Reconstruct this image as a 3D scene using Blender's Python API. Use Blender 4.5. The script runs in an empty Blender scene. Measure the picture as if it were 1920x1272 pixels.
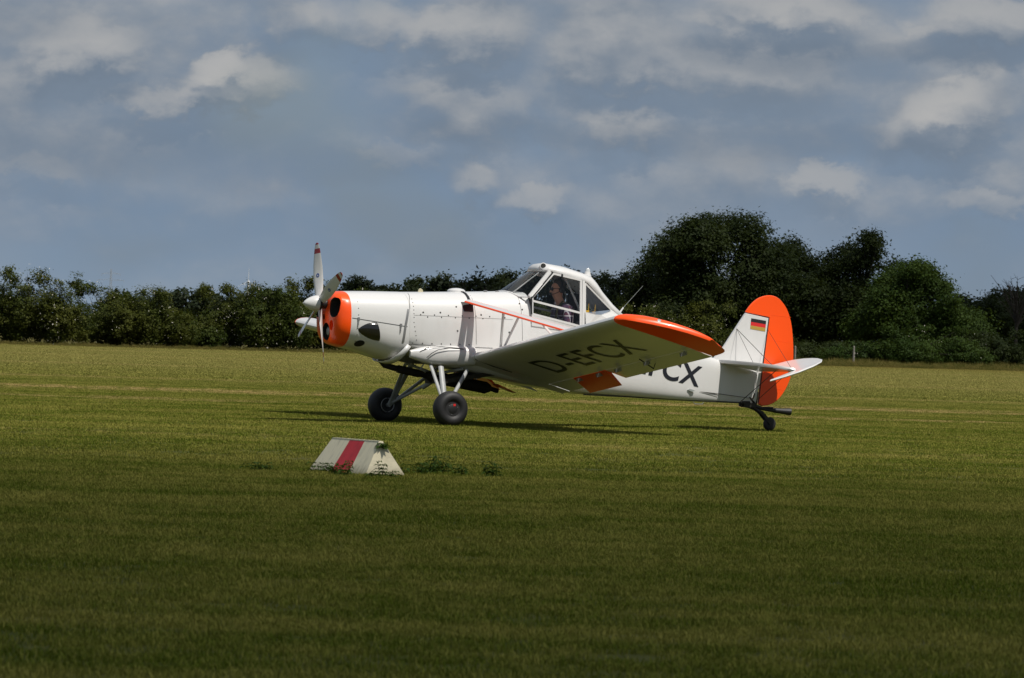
import bpy, bmesh, math, random
import numpy as np
from mathutils import Vector, Matrix

# ------------------------------------------------------------------ camera, sky, sun, exposure
scene = bpy.context.scene
col = scene.collection
CAM_H = 1.32
PITCH = math.atan(15 / 9600.0)
ROLL = math.radians(1.65)
hz = Vector((1, 0, 0))
fw = Vector((0, math.cos(PITCH), -math.sin(PITCH)))
up0 = Vector((0, math.sin(PITCH), math.cos(PITCH)))
cr = hz * math.cos(ROLL) + up0 * math.sin(ROLL)
cu = up0 * math.cos(ROLL) - hz * math.sin(ROLL)
cam_d = bpy.data.cameras.new('camera')
cam_d.sensor_width = 36.0
cam_d.lens = 180.0
cam_d.clip_start = 0.5
cam_d.clip_end = 40000.0
cam = bpy.data.objects.new('camera', cam_d)
col.objects.link(cam)
cam.matrix_world = Matrix(((cr.x, cu.x, -fw.x, 0), (cr.y, cu.y, -fw.y, 0), (cr.z, cu.z, -fw.z, CAM_H), (0, 0, 0, 1)))
scene.camera = cam
cam_d.dof.use_dof = True
cam_d.dof.focus_distance = 70.0
cam_d.dof.aperture_fstop = 13.0

SUN_EL = math.radians(58)
SUN_AZ = math.radians(47)          # behind the camera, to its right
sun_dir = Vector((math.sin(SUN_AZ) * math.cos(SUN_EL), -math.cos(SUN_AZ) * math.cos(SUN_EL), math.sin(SUN_EL)))
sun_d = bpy.data.lights.new('sun', 'SUN')
sun_d.energy = 4.5
sun_d.angle = math.radians(0.53)
sun_d.color = (1.0, 0.95, 0.87)
sun = bpy.data.objects.new('sun', sun_d)
sun.rotation_euler = sun_dir.to_track_quat('Z', 'Y').to_euler()
sun.location = sun_dir * 100
col.objects.link(sun)

scene.view_settings.view_transform = 'Standard'
scene.view_settings.look = 'None'
scene.view_settings.exposure = 0.0
scene.view_settings.gamma = 1.0
scene.view_settings.use_curve_mapping = False
scene.render.film_transparent = False
scene.cycles.max_bounces = 4
scene.cycles.transparent_max_bounces = 12
scene.cycles.use_denoising = True
scene.cycles.denoiser = 'OPENIMAGEDENOISE'
scene.cycles.denoising_input_passes = 'RGB_ALBEDO_NORMAL'


class NT:
    """small node-tree writer"""
    def __init__(self, nt):
        self.nt = nt
        nt.nodes.clear()

    def n(self, typ, ins=None, **kw):
        nd = self.nt.nodes.new(typ)
        for k, v in kw.items():
            setattr(nd, k, v)
        for k, v in (ins or {}).items():
            s = nd.inputs[k]
            if isinstance(v, bpy.types.NodeSocket):
                self.nt.links.new(v, s)
            else:
                s.default_value = v
        return nd

    def m(self, op, a, b=None, c=None, clamp=False):
        ins = {0: a}
        if b is not None:
            ins[1] = b
        if c is not None:
            ins[2] = c
        return self.n('ShaderNodeMath', ins, operation=op, use_clamp=clamp).outputs[0]

    def ss(self, v, lo, hi, a=0.0, b=1.0):
        return self.n('ShaderNodeMapRange', {0: v, 1: lo, 2: hi, 3: a, 4: b}, interpolation_type='SMOOTHSTEP').outputs[0]

    def mix(self, f, a, b):
        nd = self.nt.nodes.new('ShaderNodeMix')
        nd.data_type = 'RGBA'
        for i, v in ((0, f), (6, a), (7, b)):
            s = nd.inputs[i]
            if isinstance(v, bpy.types.NodeSocket):
                self.nt.links.new(v, s)
            else:
                s.default_value = v if i == 0 else (tuple(v) + (1,))[:4]
        return nd.outputs[2]

    def noise(self, vec, scale, detail=4.0, rough=0.55, dist=0.0):
        return self.n('ShaderNodeTexNoise', {'Vector': vec, 'Scale': scale, 'Detail': detail, 'Roughness': rough, 'Distortion': dist}).outputs[0]

    def scalevec(self, vec, s):
        return self.n('ShaderNodeVectorMath', {0: vec, 1: s}, operation='MULTIPLY').outputs[0]


def build_world():
    w = bpy.data.worlds.new('World')
    scene.world = w
    w.use_nodes = True
    t = NT(w.node_tree)
    sky = t.n('ShaderNodeTexSky', sky_type='NISHITA', sun_disc=False, sun_elevation=SUN_EL,
              sun_rotation=math.atan2(sun_dir.x, sun_dir.y), air_density=1.0, dust_density=1.5, ozone_density=1.5)
    d = t.n('ShaderNodeTexCoord').outputs['Generated']
    sx = t.n('ShaderNodeSeparateXYZ', {0: d})
    x, y, z = sx.outputs
    az = t.m('ARCTAN2', x, y)
    el = t.m('ARCSINE', z)
    # cloud density, evaluated here and a little higher so that tops light up and bases go grey
    def density(dz):
        zz = t.m('ADD', z, dz)
        e2 = t.m('ADD', el, dz)
        v = t.n('ShaderNodeCombineXYZ', {0: x, 1: y, 2: t.m('MULTIPLY', zz, 1.55)}).outputs[0]
        n1 = t.noise(v, 14, 3, 0.45, 0.2)
        n2 = t.noise(t.n('ShaderNodeVectorMath', {0: v, 1: (3.1, 7.7, 1.3)}, operation='ADD').outputs[0], 36, 5, 0.50, 0.25)
        n3 = t.noise(v, 130, 5, 0.58, 0.2)
        f = t.m('ADD', t.m('MULTIPLY', n1, 0.54), t.m('ADD', t.m('MULTIPLY', n2, 0.36), t.m('MULTIPLY', n3, 0.10)))
        azw = t.m('ADD', az, t.m('MULTIPLY', t.m('SUBTRACT', n2, 0.5), 0.022))
        elw = t.m('ADD', e2, t.m('MULTIPLY', t.m('SUBTRACT', n3, 0.5), 0.014))
        acc = None
        for (pu, pv, wu, wv, wt) in PUFFS:
            pa = math.atan((pu - 960) / 9600.0)
            pe = (621 + (pu - 960) * 0.0288 - pv) / 9600.0
            da = t.m('DIVIDE', t.m('SUBTRACT', azw, pa), wu / 9600.0)
            de = t.m('DIVIDE', t.m('SUBTRACT', elw, pe), wv / 9600.0)
            r2 = t.m('ADD', t.m('MULTIPLY', da, da), t.m('MULTIPLY', de, de))
            g = t.m('MULTIPLY', t.ss(r2, 1.5, 0.0), wt * 0.20)
            acc = g if acc is None else t.m('ADD', acc, g)
        return t.m('ADD', f, acc), f, n1
    d0, f0, n1 = density(0.0)
    d1, f1, _ = density(0.0050)
    relief = t.m('SUBTRACT', d0, d1)                 # > 0 : thinning out upwards = a lit top
    lit = t.ss(relief, -0.10, 0.15)
    hi = t.ss(el, 0.004, 0.045)
    cover = t.m('MULTIPLY', t.ss(t.m('ADD', d0, t.m('MULTIPLY', hi, 0.05)), 0.40, 0.64), t.m('ADD', 0.45, t.m('MULTIPLY', hi, 0.50)))
    veil = t.mix(t.ss(n1, 0.40, 0.60), (1.36, 1.88, 2.60), (1.58, 2.04, 2.66))
    veil = t.mix(t.ss(el, 0.024, 0.0, 0.0, 0.6), veil, (1.72, 2.26, 2.88))
    body = t.mix(lit, (1.22, 1.56, 2.02), (2.75, 2.82, 2.90))
    body = t.mix(t.ss(d0, 0.58, 0.80, 0.0, 0.55), body, (3.7, 3.6, 3.45))
    c = t.mix(cover, veil, body)
    shade = None
    for (pu, pv, wu, wv, wt) in BASES:       # heavy grey cloud bases
        da = t.m('DIVIDE', t.m('SUBTRACT', t.m('ADD', az, t.m('MULTIPLY', t.m('SUBTRACT', f0, 0.5), 0.05)), math.atan((pu - 960) / 9600.0)), wu / 9600.0)
        de = t.m('DIVIDE', t.m('SUBTRACT', t.m('ADD', el, t.m('MULTIPLY', t.m('SUBTRACT', f0, 0.5), 0.03)), (621 + (pu - 960) * 0.0288 - pv) / 9600.0), wv / 9600.0)
        g = t.m('MULTIPLY', t.ss(t.m('ADD', t.m('MULTIPLY', da, da), t.m('MULTIPLY', de, de)), 1.4, 0.0), wt * 0.75)
        shade = g if shade is None else t.m('MAXIMUM', shade, g)
    c = t.mix(shade, c, (1.08, 1.40, 1.84))
    gap = t.m('MULTIPLY', t.ss(n1, 0.44, 0.30), 0.30)
    c = t.mix(gap, c, t.n('ShaderNodeVectorMath', {0: sky.outputs[0], 1: (0.5, 0.5, 0.5)}, operation='MULTIPLY').outputs[0])
    bg = t.n('ShaderNodeBackground', {0: c, 1: 0.138})
    t.n('ShaderNodeOutputWorld', {0: bg.outputs[0]})


PUFFS = [(440, 150, 105, 62, .85), (400, 125, 60, 35, .5), (300, 185, 120, 36, .4), (150, 85, 120, 55, .45), (860, 335, 62, 44, .62), (1000, 372, 75, 30, .5),
         (1790, 195, 95, 48, .6), (1740, 250, 130, 40, .4), (1540, 338, 85, 26, .5), (1870, 378, 80, 30, .5), (640, 40, 160, 55, .5), (860, 60, 110, 62, .55),
         (1140, 95, 120, 85, .5), (1160, 235, 85, 38, .4), (870, 195, 120, 62, .35), (1450, 25, 170, 45, .45), (1830, 35, 170, 50, .5), (740, 290, 90, 26, .3),
         (60, 310, 80, 30, .3), (1320, 140, 190, 40, .25)]
BASES = [(1440, 88, 210, 34, .62), (1770, 92, 190, 30, .55), (1560, 275, 260, 42, .45), (220, 285, 330, 60, .40), (1230, 262, 190, 34, .45), (900, 258, 240, 34, .45), (560, 330, 300, 50, .35), (60, 30, 160, 40, .3), (520, 110, 120, 40, .25)]
build_world()

# ------------------------------------------------------------------ helpers
rng = np.random.default_rng(7)
random.seed(7)


def tag(o, label=None, cat=None, group=None, kind=None):
    if label: o['label'] = label
    if cat: o['category'] = cat
    if group: o['group'] = group
    if kind: o['kind'] = kind
    return o


def empty(name, loc=(0, 0, 0), rz=0.0):
    o = bpy.data.objects.new(name, None)
    o.location = loc
    o.rotation_euler = (0, 0, rz)
    o.empty_display_size = 0.2
    col.objects.link(o)
    return o


def mesh_obj(name, verts, faces, mats, parent=None, smooth=False, fmat=None, auto=None):
    me = bpy.data.meshes.new(name)
    me.from_pydata([tuple(v) for v in verts], [], [tuple(f) for f in faces])
    if not isinstance(mats, (list, tuple)):
        mats = [mats]
    for m in mats:
        me.materials.append(m)
    if fmat is not None:
        me.polygons.foreach_set('material_index', np.asarray(fmat, dtype=np.int32))
    if smooth:
        me.polygons.foreach_set('use_smooth', np.ones(len(me.polygons), dtype=bool))
        if auto:
            me.set_sharp_from_angle(angle=math.radians(auto))
    me.update()
    o = bpy.data.objects.new(name, me)
    col.objects.link(o)
    if parent: o.parent = parent
    return o


def fix_normals(o):
    bm = bmesh.new(); bm.from_mesh(o.data)
    bmesh.ops.recalc_face_normals(bm, faces=bm.faces)
    bm.to_mesh(o.data); bm.free()
    return o


class MB:
    """collects pieces that make up one part"""
    def __init__(self):
        self.v, self.f, self.m = [], [], []

    def add(self, verts, faces, mi=0):
        b = len(self.v)
        self.v += [tuple(x) for x in verts]
        self.f += [tuple(i + b for i in f) for f in faces]
        self.m += [mi] * len(faces)

    def box(self, c, s, mi=0, rot=None):
        vs = []
        for i in (-1, 1):
            for j in (-1, 1):
                for k in (-1, 1):
                    p = Vector((i * s[0] / 2, j * s[1] / 2, k * s[2] / 2))
                    if rot is not None: p = rot @ p
                    vs.append(Vector(c) + p)
        self.add(vs, [(0, 1, 3, 2), (4, 6, 7, 5), (0, 4, 5, 1), (2, 3, 7, 6), (0, 2, 6, 4), (1, 5, 7, 3)], mi)

    def bar(self, a, b, w, t, ref=(0, 1, 0), mi=0):
        """flat bar from a to b; t along ref, w across"""
        a, b = Vector(a), Vector(b)
        d = (b - a).normalized()
        r = Vector(ref)
        r = (r - d * r.dot(d)).normalized()
        s = d.cross(r)
        vs = []
        for p in (a, b):
            for i, j in ((-1, -1), (1, -1), (1, 1), (-1, 1)):
                vs.append(p + s * (i * w / 2) + r * (j * t / 2))
        self.add(vs, [(0, 1, 2, 3), (7, 6, 5, 4), (0, 4, 5, 1), (1, 5, 6, 2), (2, 6, 7, 3), (3, 7, 4, 0)], mi)

    def tube(self, pts, rad, n=10, mi=0, flat=1.0, ref=None, cap=True):
        """swept tube; flat<1 squashes it across ref (streamlined)"""
        pts = [Vector(p) for p in pts]
        if not isinstance(rad, (list, tuple)): rad = [rad] * len(pts)
        r0 = Vector(ref) if ref else None
        rings = []
        b = len(self.v)
        for i, p in enumerate(pts):
            d = (pts[min(i + 1, len(pts) - 1)] - pts[max(i - 1, 0)]).normalized()
            if r0 is None:
                r0 = Vector((0, 0, 1)) if abs(d.z) < 0.9 else Vector((1, 0, 0))
            s = (r0 - d * r0.dot(d)).normalized()
            q = d.cross(s)
            for k in range(n):
                a = 2 * math.pi * k / n
                self.v.append(tuple(p + s * math.cos(a) * rad[i] + q * math.sin(a) * rad[i] * flat))
        for i in range(len(pts) - 1):
            for k in range(n):
                k2 = (k + 1) % n
                self.f.append((b + i * n + k, b + i * n + k2, b + (i + 1) * n + k2, b + (i + 1) * n + k)); self.m.append(mi)
        if cap:
            self.f.append(tuple(b + k for k in range(n))[::-1]); self.m.append(mi)
            e = b + (len(pts) - 1) * n
            self.f.append(tuple(e + k for k in range(n))); self.m.append(mi)

    def lathe(self, c, axis, prof, n=24, mi=0, ref=None):
        """prof: list of (along, radius)"""
        ax = Vector(axis).normalized()
        r0 = Vector(ref) if ref else (Vector((0, 0, 1)) if abs(ax.z) < 0.9 else Vector((1, 0, 0)))
        s = (r0 - ax * r0.dot(ax)).normalized(); q = ax.cross(s)
        b = len(self.v)
        for h, r in prof:
            for k in range(n):
                a = 2 * math.pi * k / n
                self.v.append(tuple(Vector(c) + ax * h + (s * math.cos(a) + q * math.sin(a)) * r))
        for i in range(len(prof) - 1):
            for k in range(n):
                k2 = (k + 1) % n
                self.f.append((b + i * n + k, b + i * n + k2, b + (i + 1) * n + k2, b + (i + 1) * n + k)); self.m.append(mi)
        self.f.append(tuple(b + k for k in range(n))[::-1]); self.m.append(mi)
        e = b + (len(prof) - 1) * n
        self.f.append(tuple(e + k for k in range(n))); self.m.append(mi)

    def plate(self, outline, th, plane='XZ', c=0.0, mi=0):
        """outline of 2-D points extruded to a slab, edges chamfered"""
        n = len(outline)
        cx = sum(p[0] for p in outline) / n; cz = sum(p[1] for p in outline) / n
        rings = []
        for off, sh in ((-th / 2, 0.985), (-th / 6, 1.0), (th / 6, 1.0), (th / 2, 0.985)):
            ring = []
            for p in outline:
                a = cx + (p[0] - cx) * sh; bb = cz + (p[1] - cz) * sh
                ring.append((a, c + off, bb) if plane == 'XZ' else (a, bb, c + off))
            rings.append(ring)
        b = len(self.v)
        for r in rings: self.v += r
        for i in range(3):
            for k in range(n):
                k2 = (k + 1) % n
                self.f.append((b + i * n + k, b + i * n + k2, b + (i + 1) * n + k2, b + (i + 1) * n + k)); self.m.append(mi)
        self.f.append(tuple(b + k for k in range(n))[::-1]); self.m.append(mi)
        self.f.append(tuple(b + 3 * n + k for k in range(n))); self.m.append(mi)

    def build(self, name, mats, parent=None, smooth=True, auto=35, norm=True):
        o = mesh_obj(name, self.v, self.f, mats, parent, smooth, self.m, auto)
        if norm:
            fix_normals(o)
        return o


def loft(rings, close=True, caps=(True, True)):
    n = len(rings[0]); v = [p for r in rings for p in r]; f = []
    for i in range(len(rings) - 1):
        for k in range(n if close else n - 1):
            k2 = (k + 1) % n
            f.append((i * n + k, i * n + k2, (i + 1) * n + k2, (i + 1) * n + k))
    if caps[0]: f.append(tuple(range(n))[::-1])
    if caps[1]: f.append(tuple((len(rings) - 1) * n + k for k in range(n)))
    return v, f


def smooth_outline(pts, it=2, closed=True, keep=()):
    """Chaikin corner cutting"""
    for _ in range(it):
        out = []
        n = len(pts)
        for i in range(n if closed else n - 1):
            a, b = pts[i], pts[(i + 1) % n]
            out.append((a[0] * .75 + b[0] * .25, a[1] * .75 + b[1] * .25))
            out.append((a[0] * .25 + b[0] * .75, a[1] * .25 + b[1] * .75))
        if not closed:
            out = [pts[0]] + out + [pts[-1]]
        pts = out
    return pts


# ------------------------------------------------------------------ materials
def mat(name, color, rough=0.5, metal=0.0, coat=0.0, var=0.0, vscale=6.0, bump=0.0, bscale=40.0, spec=0.5):
    m = bpy.data.materials.new(name); m.use_nodes = True
    t = NT(m.node_tree)
    pos = t.n('ShaderNodeTexCoord').outputs['Object']
    p = t.n('ShaderNodeBsdfPrincipled', {'Roughness': rough, 'Metallic': metal, 'Coat Weight': coat, 'Coat Roughness': 0.08, 'Specular IOR Level': spec})
    if var:
        nn = t.noise(pos, vscale, 5, 0.6)
        c = t.mix(t.ss(nn, 0.35, 0.7), color, tuple(x * (1 - var) for x in color))
        t.nt.links.new(c, p.inputs['Base Color'])
    else:
        p.inputs['Base Color'].default_value = tuple(color) + (1,)
    if bump:
        b = t.n('ShaderNodeBump', {'Strength': bump, 'Distance': 0.01, 'Height': t.noise(pos, bscale, 4)})
        t.nt.links.new(b.outputs[0], p.inputs['Normal'])
    t.n('ShaderNodeOutputMaterial', {0: p.outputs[0]})
    return m


def leaf_mat(name, c1, c2, trans=0.3, rough=0.6):
    m = bpy.data.materials.new(name); m.use_nodes = True
    t = NT(m.node_tree)
    g = t.n('ShaderNodeNewGeometry')
    rnd = g.outputs['Random Per Island']
    nz = t.noise(g.outputs['Position'], 0.55, 3)
    f = t.m('ADD', t.m('MULTIPLY', rnd, 0.35), t.m('MULTIPLY', t.ss(nz, 0.3, 0.7), 0.65))
    c = t.mix(f, c1, c2)
    p = t.n('ShaderNodeBsdfPrincipled', {'Base Color': c, 'Roughness': rough, 'Specular IOR Level': 0.12})
    tr = t.n('ShaderNodeBsdfTranslucent', {'Color': t.mix(0.5, c, (0.10, 0.13, 0.015))})
    mx = t.n('ShaderNodeMixShader', {0: trans, 1: p.outputs[0], 2: tr.outputs[0]})
    t.n('ShaderNodeOutputMaterial', {0: mx.outputs[0]})
    return m


def turf_color(t, pos, dark=1.0):
    """mown turf: green with straw, drawn out along the mowing direction; a windrow of dry clippings"""
    mow = t.noise(t.scalevec(pos, (0.035, 0.42, 0.0)), 1.0, 4, 0.55)
    patch = t.noise(t.scalevec(pos, (0.55, 0.24, 0.0)), 1.0, 6, 0.68)
    fine = t.noise(t.scalevec(pos, (3.0, 1.2, 0.0)), 1.0, 4, 0.65)
    streak = t.noise(t.scalevec(pos, (0.16, 1.1, 0.0)), 1.0, 5, 0.65)
    f = t.m('ADD', t.m('MULTIPLY', mow, 0.26), t.m('ADD', t.m('ADD', t.m('MULTIPLY', patch, 0.26), t.m('MULTIPLY', streak, 0.26)), t.m('MULTIPLY', fine, 0.22)))
    c = t.mix(t.ss(f, 0.43, 0.575), (0.092, 0.122, 0.009), (0.234, 0.220, 0.044))
    y = t.n('ShaderNodeSeparateXYZ', {0: pos})
    brk = t.noise(t.scalevec(pos, (0.16, 0.5, 0.0)), 1.0, 4, 0.6)
    wob = t.m('MULTIPLY', t.m('SUBTRACT', patch, 0.5), 8.0)
    yy = t.m('ADD', y.outputs[1], wob)
    for yc, wd, k in ((98, 4.0, 1.3), (86, 1.8, .8), (116, 3.5, .55), (150, 5.0, .6), (185, 6.0, .6), (215, 6.0, .6), (60, 1.0, .35)):
        band = t.ss(t.m('ABSOLUTE', t.m('SUBTRACT', yy, yc)), wd, 0.0)
        c = t.mix(t.m('MULTIPLY', t.m('MULTIPLY', t.m('MULTIPLY', band, k), t.ss(brk, 0.36, 0.50)), t.ss(fine, 0.38, 0.58)), c, (0.46, 0.33, 0.14))
    # drier, paler turf out on the strip
    far = t.ss(y.outputs[1], 85, 170)
    c = t.mix(t.m('MULTIPLY', far, 0.6), c, (0.34, 0.292, 0.100))
    edge = t.ss(y.outputs[1], 225, 262)
    c = t.mix(t.m('MULTIPLY', edge, 0.7), c, (0.22, 0.175, 0.045))
    return c


def grass_mat(name, blade=True):
    m = bpy.data.materials.new(name); m.use_nodes = True
    t = NT(m.node_tree)
    g = t.n('ShaderNodeNewGeometry')
    c = turf_color(t, g.outputs['Position'])
    if blade:
        rnd = g.outputs['Random Per Island']
        c = t.mix(t.ss(rnd, 0.62, 1.0, 0, .45), c, (0.40, 0.35, 0.09))
        c = t.mix(t.ss(rnd, 0.25, 0.0, 0, .4), c, (0.065, 0.11, 0.010))
        p = t.n('ShaderNodeBsdfPrincipled', {'Base Color': c, 'Roughness': 0.7, 'Specular IOR Level': 0.05})
        tr = t.n('ShaderNodeBsdfTranslucent', {'Color': c})
        mx = t.n('ShaderNodeMixShader', {0: 0.22, 1: p.outputs[0], 2: tr.outputs[0]})
        t.n('ShaderNodeOutputMaterial', {0: mx.outputs[0]})
    else:
        c = t.mix(0.72, c, (0.036, 0.036, 0.009))
        p = t.n('ShaderNodeBsdfPrincipled', {'Base Color': c, 'Roughness': 0.95, 'Specular IOR Level': 0.1})
        t.n('ShaderNodeOutputMaterial', {0: p.outputs[0]})
    return m


def glass_mat():
    m = bpy.data.materials.new('acrylic_glass'); m.use_nodes = True
    t = NT(m.node_tree)
    fr = t.n('ShaderNodeFresnel', {0: 1.35})
    tr = t.n('ShaderNodeBsdfTransparent', {0: (0.92, 0.94, 0.95, 1)})
    gl = t.n('ShaderNodeBsdfGlossy', {0: (1, 1, 1, 1), 1: 0.04})
    mx = t.n('ShaderNodeMixShader', {0: fr.outputs[0], 1: tr.outputs[0], 2: gl.outputs[0]})
    t.n('ShaderNodeOutputMaterial', {0: mx.outputs[0]})
    return m


def plaid_mat():
    m = bpy.data.materials.new('plaid_cotton'); m.use_nodes = True
    t = NT(m.node_tree)
    s = t.n('ShaderNodeSeparateXYZ', {0: t.n('ShaderNodeTexCoord').outputs['Object']})
    c = (0.085, 0.022, 0.045)
    u = t.m('ADD', s.outputs[0], s.outputs[1])
    a = t.m('FRACT', t.m('MULTIPLY', u, 11.0)); b = t.m('FRACT', t.m('MULTIPLY', s.outputs[2], 11.0))
    c = t.mix(t.m('MULTIPLY', t.m('GREATER_THAN', a, 0.6), 0.5), c, (0.02, 0.02, 0.06))
    c = t.mix(t.m('MULTIPLY', t.m('GREATER_THAN', b, 0.6), 0.5), c, (0.02, 0.02, 0.06))
    c = t.mix(t.m('MULTIPLY', t.m('LESS_THAN', a, 0.17), 0.7), c, (0.55, 0.53, 0.55))
    c = t.mix(t.m('MULTIPLY', t.m('LESS_THAN', b, 0.17), 0.7), c, (0.55, 0.53, 0.55))
    p = t.n('ShaderNodeBsdfPrincipled', {'Base Color': c, 'Roughness': 0.9})
    t.n('ShaderNodeOutputMaterial', {0: p.outputs[0]})
    return m


def worn_paint_mat():
    m = bpy.data.materials.new('weathered_white_boards'); m.use_nodes = True
    t = NT(m.node_tree)
    o = t.n('ShaderNodeTexCoord').outputs['Object']
    streak = t.noise(t.scalevec(o, (45, 6, 6)), 1.0, 5, 0.65)
    grime = t.noise(o, 5, 4)
    z = t.n('ShaderNodeSeparateXYZ', {0: o}).outputs[2]
    c = t.mix(t.ss(streak, 0.46, 0.80), (0.86, 0.77, 0.54), (0.58, 0.52, 0.38))
    c = t.mix(t.m('MULTIPLY', t.ss(grime, 0.5, 0.8), 0.5), c, (0.40, 0.36, 0.24))
    c = t.mix(t.m('MULTIPLY', t.ss(t.m('ADD', z, t.m('MULTIPLY', t.m('SUBTRACT', streak, 0.5), .22)), 0.10, 0.0), 0.6), c, (0.12, 0.10, 0.04))
    p = t.n('ShaderNodeBsdfPrincipled', {'Base Color': c, 'Roughness': 0.8})
    t.n('ShaderNodeOutputMaterial', {0: p.outputs[0]})
    return m


def paint_mat(name, color, dirt=0.12, rough=0.3, coat=0.35):
    """aircraft enamel with faint streaks of grime"""
    m = bpy.data.materials.new(name); m.use_nodes = True
    t = NT(m.node_tree)
    o = t.n('ShaderNodeTexCoord').outputs['Object']
    n1 = t.noise(t.scalevec(o, (3.0, 3.0, 1.0)), 1.0, 6, 0.6)
    n2 = t.noise(t.scalevec(o, (14, 14, 3.0)), 1.0, 4, 0.6)
    f = t.m('MULTIPLY', t.ss(t.m('ADD', t.m('MULTIPLY', n1, .6), t.m('MULTIPLY', n2, .4)), 0.45, 0.75), dirt)
    c = t.mix(f, color, (0.22, 0.19, 0.13))
    b = t.n('ShaderNodeBump', {'Strength': 0.06, 'Distance': 0.02, 'Height': t.noise(o, 5.0, 3)})
    p = t.n('ShaderNodeBsdfPrincipled', {'Base Color': c, 'Roughness': t.m('ADD', rough, t.m('MULTIPLY', f, 1.0)), 'Coat Weight': coat,
                                         'Coat Roughness': 0.1, 'Normal': b.outputs[0]})
    t.n('ShaderNodeOutputMaterial', {0: p.outputs[0]})
    return m


M = {}
M['white'] = paint_mat('white_enamel', (0.66, 0.655, 0.645), 0.10)
M['orange'] = paint_mat('dayglo_orange', (1.0, 0.086, 0.002), 0.03, 0.35, 0.2)
M['red'] = paint_mat('red_band', (0.30, 0.012, 0.018), 0.05)
M['black'] = mat('black_satin', (0.012, 0.012, 0.013), 0.5)
M['dark'] = mat('dark_cavity', (0.010, 0.009, 0.008), 0.8)  # near-black for intake insides, oval vent and roof vent mouth
M['rubber'] = mat('tyre_rubber', (0.013, 0.013, 0.014), 0.6, var=0.25, vscale=20)
M['steel'] = mat('dull_steel', (0.32, 0.32, 0.32), 0.45, 0.7)
M['greyleg'] = mat('grey_painted_tube', (0.34, 0.35, 0.35), 0.4, var=0.2)
M['gunmetal'] = mat('oily_metal', (0.045, 0.040, 0.032), 0.5, 0.5, var=0.4, vscale=25)
M['exhaust'] = mat('burnt_exhaust_steel', (0.018, 0.015, 0.014), 0.7, 0.3, var=0.3, vscale=12)
M['letter'] = mat('black_lettering', (0.014, 0.015, 0.022), 0.4)
M['rivet'] = mat('rivet_heads', (0.09, 0.085, 0.08), 0.5, 0.3)
M['line'] = mat('dark_seam_gap', (0.03, 0.03, 0.03), 0.8)  # dark tone of panel joints, cowl split and rudder hinge line
M['glass'] = glass_mat()
M['gold'] = mat('flag_gold', (0.42, 0.27, 0.05), 0.5)
M['flagred'] = mat('flag_red', (0.62, 0.02, 0.02), 0.5)
M['blue'] = mat('badge_blue', (0.02, 0.07, 0.30), 0.4)
M['clear'] = mat('beacon_glass', (0.55, 0.57, 0.58), 0.1, 0, 0.5)
M['greyfit'] = mat('grey_plastic', (0.30, 0.32, 0.31), 0.4)
M['yellow'] = mat('yellow_plastic', (0.75, 0.42, 0.01), 0.5)
M['seat'] = mat('dark_seat_cloth', (0.018, 0.018, 0.020), 0.9)
M['skin'] = mat('skin', (0.55, 0.27, 0.17), 0.55, var=0.15, vscale=30)
M['plaid'] = plaid_mat()
M['denim'] = mat('dark_trousers', (0.03, 0.035, 0.05), 0.9)
M['hair'] = mat('grey_brown_hair', (0.05, 0.042, 0.035), 0.8)
M['strap'] = mat('olive_webbing', (0.10, 0.09, 0.035), 0.9)
M['boards'] = worn_paint_mat()
M['redpaint'] = mat('red_stripe_paint', (0.66, 0.022, 0.032), 0.6, var=0.2, vscale=9)
M['bark'] = mat('bark', (0.040, 0.033, 0.026), 0.9, var=0.4, vscale=8, bump=0.6)
M['post'] = mat('weathered_post', (0.24, 0.22, 0.19), 0.9, var=0.3)
M['turbine'] = mat('turbine_white', (0.8, 0.8, 0.8), 0.5)
M['pylon'] = mat('galvanised_lattice', (0.30, 0.32, 0.34), 0.6, 0.0)
M['ground'] = grass_mat('turf_soil', False)
M['grass'] = grass_mat('mown_grass_blades', True)
M['hedge'] = leaf_mat('dog_rose_leaves', (0.018, 0.034, 0.005), (0.055, 0.068, 0.010), 0.22)
M['hedge2'] = leaf_mat('bramble_leaves', (0.024, 0.038, 0.005), (0.072, 0.076, 0.011), 0.22)
M['oak'] = leaf_mat('oak_leaves', (0.012, 0.021, 0.005), (0.028, 0.039, 0.008), 0.2)
M['maple'] = leaf_mat('field_maple_leaves', (0.018, 0.038, 0.006), (0.044, 0.072, 0.010), 0.25)
M['farwood'] = leaf_mat('far_wood_leaves', (0.013, 0.021, 0.009), (0.025, 0.034, 0.013), 0.15)
M['petal'] = mat('white_petals', (0.50, 0.47, 0.40), 0.7)
M['nettle'] = leaf_mat('nettle_leaves', (0.035, 0.070, 0.010), (0.060, 0.115, 0.016), 0.3)
M['tallgrass'] = leaf_mat('dry_tall_grass', (0.075, 0.085, 0.014), (0.22, 0.165, 0.05), 0.3)

# ------------------------------------------------------------------ ground
me_v = [(-9000, -3000, 0), (9000, -3000, 0), (9000, 16000, 0), (-9000, 16000, 0)]
ground = tag(mesh_obj('ground', me_v, [(0, 1, 2, 3)], M['ground']), kind='structure')


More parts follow.
